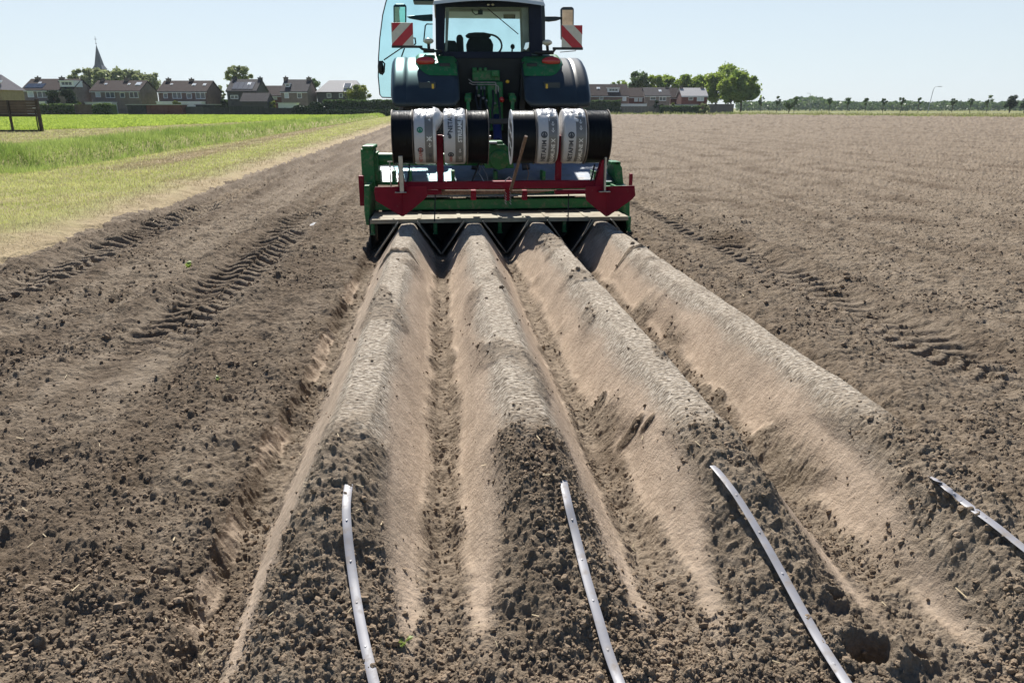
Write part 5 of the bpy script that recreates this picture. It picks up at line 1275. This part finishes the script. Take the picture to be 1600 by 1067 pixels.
def hedge(name, label, px0, px1, D, top, mat, depth=2.0, base=179, n=None, cat='hedge', taper=0.0, core='leaf_dark'):
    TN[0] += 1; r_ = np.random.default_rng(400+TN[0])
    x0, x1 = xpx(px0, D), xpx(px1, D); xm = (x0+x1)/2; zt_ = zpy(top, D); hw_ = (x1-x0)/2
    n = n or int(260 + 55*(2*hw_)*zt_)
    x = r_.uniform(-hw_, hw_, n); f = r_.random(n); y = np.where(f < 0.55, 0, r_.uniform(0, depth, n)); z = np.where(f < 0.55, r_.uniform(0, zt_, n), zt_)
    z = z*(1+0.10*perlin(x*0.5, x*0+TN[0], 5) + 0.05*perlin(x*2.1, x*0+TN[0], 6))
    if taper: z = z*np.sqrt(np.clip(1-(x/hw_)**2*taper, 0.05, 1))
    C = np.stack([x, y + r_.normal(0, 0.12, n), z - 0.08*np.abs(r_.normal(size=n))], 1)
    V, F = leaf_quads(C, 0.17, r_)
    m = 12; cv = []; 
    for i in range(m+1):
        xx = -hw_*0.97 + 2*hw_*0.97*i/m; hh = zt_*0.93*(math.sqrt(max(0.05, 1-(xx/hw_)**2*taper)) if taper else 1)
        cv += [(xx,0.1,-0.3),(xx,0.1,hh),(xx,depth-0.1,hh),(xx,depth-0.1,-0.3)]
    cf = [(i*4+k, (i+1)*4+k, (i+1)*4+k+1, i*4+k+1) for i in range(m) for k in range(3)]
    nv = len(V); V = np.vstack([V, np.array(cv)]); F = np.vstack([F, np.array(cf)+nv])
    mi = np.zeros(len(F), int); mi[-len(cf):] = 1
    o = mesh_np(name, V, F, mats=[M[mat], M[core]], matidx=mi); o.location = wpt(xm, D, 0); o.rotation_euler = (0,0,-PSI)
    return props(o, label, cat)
# left village greenery
tree('tree', 'pale leafy tree left of the church spire', 140, 300, 107, 52, 'leaf_pale', clumps=46, shape=0.8, n=4200, crown_low=150)
tree('tree', 'pale leafy tree in front of the church spire', 178, 290, 104.5, 62, 'leaf_pale', clumps=56, shape=0.75, n=6000, crown_low=150)
tree('tree', 'pale leafy tree right of the church spire', 215, 300, 108, 58, 'leaf_pale', clumps=48, shape=0.75, n=4600, crown_low=150)
tree('tree', 'smaller pale tree between two row houses, furthest right of the spire trees', 244, 310, 113, 38, 'leaf_pale', clumps=36, shape=0.75, n=2800, crown_low=150)
tree('conifer_tree', 'dark bushy conifer in front of the terraced house, left one of two', 87, 172, 139.5, 22, 'leaf_dark', 'conifer', n=2600, crown_low=172, shape=1.25)
tree('conifer_tree', 'dark bushy conifer in front of the dormer, right one of two', 108.5, 172, 138.5, 22, 'leaf_dark', 'conifer', n=2600, crown_low=172, shape=1.25)
tree('tree', 'grey green airy tree rising behind the dark walled house', 378, 215, 101, 50, 'leaf_pale', n=2600, clumps=54, shape=0.55, crown_low=150)
tree('tree', 'low green tree between the red gable and the dark house', 346, 195, 130, 18, 'leaf_pale', n=1100, crown_low=168)
tree('tree', 'dark green tree right of the tall chimney house', 491, 205, 119, 30, 'leaf_mid', n=2600, crown_low=160)
tree('tree', 'yellow green round tree above the tall hedge', 563, 180, 132, 40, 'leaf_yellow', n=2800, crown_low=170)
tree('bush', 'bright yellow green bush beside the garage', 424, 178, 158, 20, 'leaf_yellow', 'bush', n=700, crown_low=176, clumps=10)
tree('bush', 'bright bush behind the dark hedge, right of the conifers', 122, 174, 157, 12, 'leaf_yellow', 'bush', n=600, crown_low=174, clumps=8)
tree('bush', 'light bush on top of the long brown shed', 277, 178, 158.5, 18, 'leaf_yellow', 'bush', n=700, crown_low=172, clumps=8)
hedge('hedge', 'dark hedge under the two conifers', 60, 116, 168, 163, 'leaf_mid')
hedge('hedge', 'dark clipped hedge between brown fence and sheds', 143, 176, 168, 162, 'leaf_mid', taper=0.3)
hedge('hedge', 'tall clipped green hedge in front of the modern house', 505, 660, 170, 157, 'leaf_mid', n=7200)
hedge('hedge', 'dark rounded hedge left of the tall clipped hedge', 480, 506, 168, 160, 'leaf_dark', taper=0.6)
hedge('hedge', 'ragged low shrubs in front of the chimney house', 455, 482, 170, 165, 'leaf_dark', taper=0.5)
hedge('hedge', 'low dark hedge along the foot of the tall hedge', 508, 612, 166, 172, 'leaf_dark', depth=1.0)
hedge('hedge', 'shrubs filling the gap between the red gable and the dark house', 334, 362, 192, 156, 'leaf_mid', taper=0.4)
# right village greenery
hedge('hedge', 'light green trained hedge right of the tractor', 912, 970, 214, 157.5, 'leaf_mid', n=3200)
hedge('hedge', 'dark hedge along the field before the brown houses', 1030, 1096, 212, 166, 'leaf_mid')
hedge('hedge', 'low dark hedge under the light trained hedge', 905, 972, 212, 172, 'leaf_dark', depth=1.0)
tree('bush', 'dark rounded bush in front of the grey roofed brick house', 1026, 214, 158, 22, 'leaf_dark', 'bush', n=900, crown_low=172, clumps=10)
tree('bush', 'light green bush at the end of the long hedge', 1101, 210, 161, 22, 'leaf_pale', 'bush', n=1000, crown_low=176, clumps=10)
tree('bush', 'small bush left of the sunlit roof house', 1050, 214, 161, 12, 'leaf_yellow', 'bush', n=500, crown_low=172, clumps=8)
tree('tree', 'dark green tree standing behind the dormered house', 994, 262, 111, 44, 'leaf_mid', n=3600, crown_low=150)
tree('tree', 'low green tree behind the ridge of the dormered house', 965, 275, 126, 34, 'leaf_bright', n=1600, crown_low=150)
for px, top, w_, lab in ((1020,119,60,'green tree at the left end of the row behind the houses'),(1048,117,62,'green tree behind the grey roofed house, second in the row'),(1076,117,62,'green tree behind the sunlit roof, third in the row'),(1101,116,58,'green tree right of the sunlit roof, fourth in the row')):
    tree('tree', lab, px, 262, top, w_, 'leaf_bright', n=3600, crown_low=152, group='trees behind the right houses', clumps=30)
tree('tree', 'tallest green tree at the top of the big clump', 1136, 262, 102, 52, 'leaf_bright', n=4200, crown_low=150, clumps=34)
tree('tree', 'large green tree at the left of the big clump, dark below', 1118, 246, 112, 50, 'leaf_bright', n=4600, crown_low=164, clumps=36)
tree('tree', 'broad round tree at the right end of the clump, with bare trunks below', 1157, 240, 110, 60, 'leaf_bright', n=6400, crown_low=163, clumps=44, trunk=0.32)
tree('tree', 'lower round tree inside the clump before the tallest tree', 1141, 236, 118, 46, 'leaf_bright', n=4200, crown_low=163, clumps=34, trunk=0.28)
# sheds, fences, walls at the field edge
def shed(name, label, cat, px0, px1, D, top, mat, roofm=None, depth=3.0, planks=True):
    x0, x1 = xpx(px0, D), xpx(px1, D); xm = (x0+x1)/2; t = thing(name, label, cat, wpt(xm, D, 0), -PSI); hw_ = (x1-x0)/2; zt_ = zpy(top, D)
    b = MB(); n = max(3, int(2*hw_/ (0.9 if planks else 3)))
    for k in range(n): b.box((-hw_+2*hw_*k/n+0.01, (k % 2)*0.02, -0.3), (-hw_+2*hw_*(k+1)/n-0.01, depth, zt_))
    b.build('boarding' if depth < 1 else 'wall', M[mat], t)
    if roofm: b = MB(); b.box((-hw_-0.2, -0.3, zt_+0.002), (hw_+0.2, depth+0.2, zt_+0.16)); b.build('roof', M[roofm], t)
    elif depth < 1:
        b = MB()
        for k in range(n//3+2): xx = -hw_ + 2*hw_*k/(n//3+1); b.box((xx-0.06, -0.05, -0.3), (xx+0.06, -0.003, zt_+0.08))
        b.build('post', M[mat], t)
    return t
shed('shed', 'dark boarded shed with pale flat roof, left of the brown shed', 'shed', 199, 228, 172, 164.5, 'fence_dark', 'roof_white')
shed('shed', 'long brown shed with pale flat roof', 'shed', 228.5, 284, 172, 164.5, 'brick_red', 'roof_white')
shed('shed', 'small blue grey shed with white door panel beside the long brown shed', 'shed', 286, 318, 174, 167, 'dark_wall', None)
shed('carport', 'open carport with flat white roof', 'carport', 306, 335, 176, 164.2, 'fence_dark', 'roof_white', 4)
shed('fence', 'brown board fence left of the dark clipped hedge', 'fence', 114, 144, 168.5, 163.5, 'fence_brown', None, 0.08)
shed('fence', 'slatted dark fence below the red gable', 'fence', 318, 357, 172, 168.5, 'fence_dark', None, 0.08)
shed('fence', 'dark board fence in front of the dark walled house', 'fence', 358, 412, 170, 166.5, 'fence_dark', None, 0.08)
shed('fence', 'low dark fence below the chimney house', 'fence', 412, 462, 170, 169, 'fence_dark', None, 0.08)
shed('fence', 'grey brown board fence between the two right hedges', 'fence', 970, 1030, 213, 166.5, 'fence_grey', None, 0.08)
shed('wall', 'low brown garden wall left of the big trees', 'wall', 1106, 1146, 214, 163, 'fence_grey', None, 0.3)
shed('caravan', 'white caravan roof behind the shrubs of the chimney house', 'caravan', 435, 464, 178, 161.5, 'white_wall', 'roof_white', 2.2, False)
shed('greenhouse', 'long low pale roofed shed between the two right houses', 'shed', 1050, 1090, 216, 164, 'white_wall', 'roof_white', 3, False)
shed('wall', 'low pale wall behind the trained hedge', 'wall', 968, 1010, 218, 162.5, 'white_wall', None, 0.3, False)
# dark timber gate at the corner of the crop
Dg = 51.5; g0 = wpt(xpx(30, Dg), Dg, 0); t = thing('timber_fence', 'dark timber panel fence with open lower rails at the corner of the crop field', 'fence', g0, -PSI)
X = lambda p: xpx(p, Dg) - xpx(30, Dg)
for p in (-40, 13.5, 59): b = MB(); w_ = 0.09 if p > 20 else 0.06; b.box((X(p)-w_, -w_, -0.3), (X(p)+w_, w_, zpy(155 if p > 20 else 157, Dg))); b.build('post', M['old_wood'], t, bevel=0.01)
b = MB(); zz0, zz1 = zpy(178, Dg), zpy(157, Dg)
for k in range(5): b.box((X(-42), 0.07, zz0+(zz1-zz0)*k/5+0.004), (X(57.5), 0.10+0.008*(k % 2), zz0+(zz1-zz0)*(k+1)/5-0.004))
b.build('panel', M['fence_brown'], t)
for y in (180.5, 205.2): b = MB(); b.box((X(-42), -0.045, zpy(y+2.2, Dg)), (X(58), 0.045, zpy(y-2.0, Dg))); b.build('rail', M['old_wood'], t, bevel=0.01)
b = MB(); b.box((X(54)-0.03, -0.02, zpy(206,Dg)), (X(54)+0.03, 0.03, zpy(172,Dg))); b.build('gate_upright', M['old_wood'], t)
b = MB(); b.box((X(52.5), -0.12, zpy(169.6,Dg)), (X(57), -0.05, zpy(168.8,Dg))); b.build('latch', M['frame_white'], t)

# road, saplings, street lamps and the far wood on the right
b = MB(); a0, a1 = wpt(20, 232, 0.25), wpt(420, 232, 0.25); b0, b1 = wpt(420, 240, 0.25), wpt(20, 240, 0.25)
b.add([a0, a1, b0, b1], [(0,1,2,3)]); props(b.build('road', M['asphalt'], None), kind='structure')
SAP = ((1189,151,12),(1214,150,13),(1241,150,15),(1296,152,13),(1324,153,13),(1352,153,9),(1380,154,11),(1408,150,12),(1435,152,10),(1488,154,12),(1516,153,13),(1542,149,14))
side = ['by the right end of the big tree clump','second right of the big tree clump','darker and fuller, left of the distant street lamp','right of the distant street lamp','midway between lamp and hedge of the far wood','thin and pale, sixth from the left','small, left of the upright slim one','upright and slim, third left of the tall street lamp','airy, just left of the tall street lamp','round, just right of the tall street lamp','fourth from the right edge shrub, broad crown','tall, nearest the dark shrub at right']
for (px, top, w_), s in zip(SAP, side):
    tree('sapling', 'young roadside tree ' + s, px, 245, top, w_, 'leaf_mid', 'young tree', n=420, clumps=10, crown_low=165, trunk=0.09, group='young trees along the far road')
tree('bush', 'dark round shrub at the right edge of the picture', 1578, 250, 148, 24, 'leaf_dark', 'bush', n=1400, crown_low=172)
tree('bush', 'lower dark shrub cut off by the right edge', 1601, 252, 153, 18, 'leaf_dark', 'bush', n=900, crown_low=172)
tree('bush', 'low green shrub under the darker sapling', 1233, 246, 157, 16, 'leaf_mid', 'bush', n=700, crown_low=172)
def lamp(px0, top, px1, D, label):
    t = thing('street_lamp', label, 'street lamp', wpt(xpx(px0, D), D, 0), -PSI, 'street lamps along the far road'); X = lambda p: xpx(p, D)-xpx(px0, D)
    zt_ = zpy(top, D); l = X(px1)
    b = MB(); b.tube([(0,0,-0.3),(l*0.25,0,zt_*0.85),(l*0.35,0,zt_-0.25),(l*0.55,0,zt_)], 0.10, 8, 0.06); b.build('pole', M['lamp_grey'], t, smooth=50)
    b = MB(); b.ell((l*0.85,0,zt_), (abs(l)*0.32, 0.14, 0.09), 10, 6); b.build('lamp_head', M['lamp_grey'], t, smooth=50)
lamp(1450, 135.5, 1465, 245, 'tall grey street lamp leaning over the far road, nearer of two')
lamp(1266, 146, 1259, 330, 'distant thin street lamp above the far wood')
def far_wood():
    r_ = np.random.default_rng(9); n = 26000
    px = r_.uniform(1150, 1720, n); D = r_.uniform(640, 760, n)
    x = (px-CX)/FPX*D*cp
    top = 6.3 + 1.4*perlin(px*0.03, px*0, 401) + 1.2*perlin(px*0.13, px*0+3, 402) + 0.9*perlin(px*0.5, px*0, 403) + 4.0*np.exp(-((px-1262)/30)**2)
    z = r_.random(n)**0.7*top
    C = np.stack([x*RT.x+D*FW.x, x*RT.y+D*FW.y, z], 1)
    V, F = leaf_quads(C, 1.1, r_)
    props(mesh_np('far_wood', V, F, M['leaf_mid']), 'far line of trees along the horizon at right', 'wood', kind='stuff')
far_wood()
# ------------------------------------------------------------------ air
b = MB(); b.box((-1600,-60,-3), (1600,1500,62)); hzo = b.build('haze', bpy.data.materials.new('haze'), None)
hm = hzo.data.materials[0]; hm.use_nodes = True; hn = hm.node_tree; hn.nodes.remove(hn.nodes['Principled BSDF'])
pv = hn.nodes.new('ShaderNodeVolumePrincipled'); pv.inputs['Color'].default_value = (0.78,0.88,1.0,1); pv.inputs['Density'].default_value = 0.00011; pv.inputs['Anisotropy'].default_value = 0.3
hn.links.new(pv.outputs[0], hn.nodes['Material Output'].inputs['Volume']); props(hzo, kind='stuff')
# ------------------------------------------------------------------ light
EL, AZ = R(48), R(-6)                  # sun ahead of the camera, slightly left of the rows
sd = Vector((math.sin(AZ)*math.cos(EL), math.cos(AZ)*math.cos(EL), math.sin(EL)))
sl = bpy.data.lights.new('sun', 'SUN'); sl.energy = 5.0; sl.angle = R(0.55); sl.color = (1.0, 0.955, 0.88)
so = bpy.data.objects.new('sun', sl); COL.objects.link(so); so.rotation_euler = (-sd).to_track_quat('-Z', 'Y').to_euler(); so.location = (0, 30, 40)
w = bpy.data.worlds.new('World'); scene.world = w; w.use_nodes = True
nt = w.node_tree; bg = nt.nodes['Background']
sky = nt.nodes.new('ShaderNodeTexSky'); sky.sky_type = 'NISHITA'; sky.sun_disc = False
sky.sun_elevation = EL; sky.sun_rotation = AZ; sky.altitude = 0; sky.air_density = 1.0; sky.dust_density = 0.15; sky.ozone_density = 4.0
# whitish summer haze in the lower sky
tcw = nt.nodes.new('ShaderNodeTexCoord'); sx = nt.nodes.new('ShaderNodeSeparateXYZ'); nt.links.new(tcw.outputs['Generated'], sx.inputs[0])
hz = nt.nodes.new('ShaderNodeValToRGB'); he = hz.color_ramp.elements; he[0].position = 0.0; he[0].color = (0.82,0.82,0.82,1); he[1].position = 0.26; he[1].color = (0.0,0.0,0.0,1)
e3 = he.new(0.13); e3.color = (0.70,0.70,0.70,1); nt.links.new(sx.outputs[2], hz.inputs[0])
mh = nt.nodes.new('ShaderNodeMix'); mh.data_type = 'RGBA'; 
mr = nt.nodes.new('ShaderNodeMapRange'); mr.inputs[1].default_value = -0.25; mr.inputs[2].default_value = 0.55; mr.inputs[3].default_value = 0.25; nt.links.new(sx.outputs[1], mr.inputs[0])
mm = nt.nodes.new('ShaderNodeMath'); mm.operation = 'MULTIPLY'; nt.links.new(hz.outputs[0], mm.inputs[0]); nt.links.new(mr.outputs[0], mm.inputs[1]); nt.links.new(mm.outputs[0], mh.inputs[0]); nt.links.new(sky.outputs[0], mh.inputs[6]); mh.inputs[7].default_value = (8.0, 8.9, 9.5, 1)
nt.links.new(mh.outputs[2], bg.inputs['Color']); bg.inputs['Strength'].default_value = 0.062
scene.view_settings.view_transform = 'Standard'; scene.view_settings.look = 'None'; scene.view_settings.gamma = 1; scene.view_settings.exposure = 0.68
scene.cycles.max_bounces = 8; scene.cycles.transparent_max_bounces = 16; scene.cycles.use_denoising = True
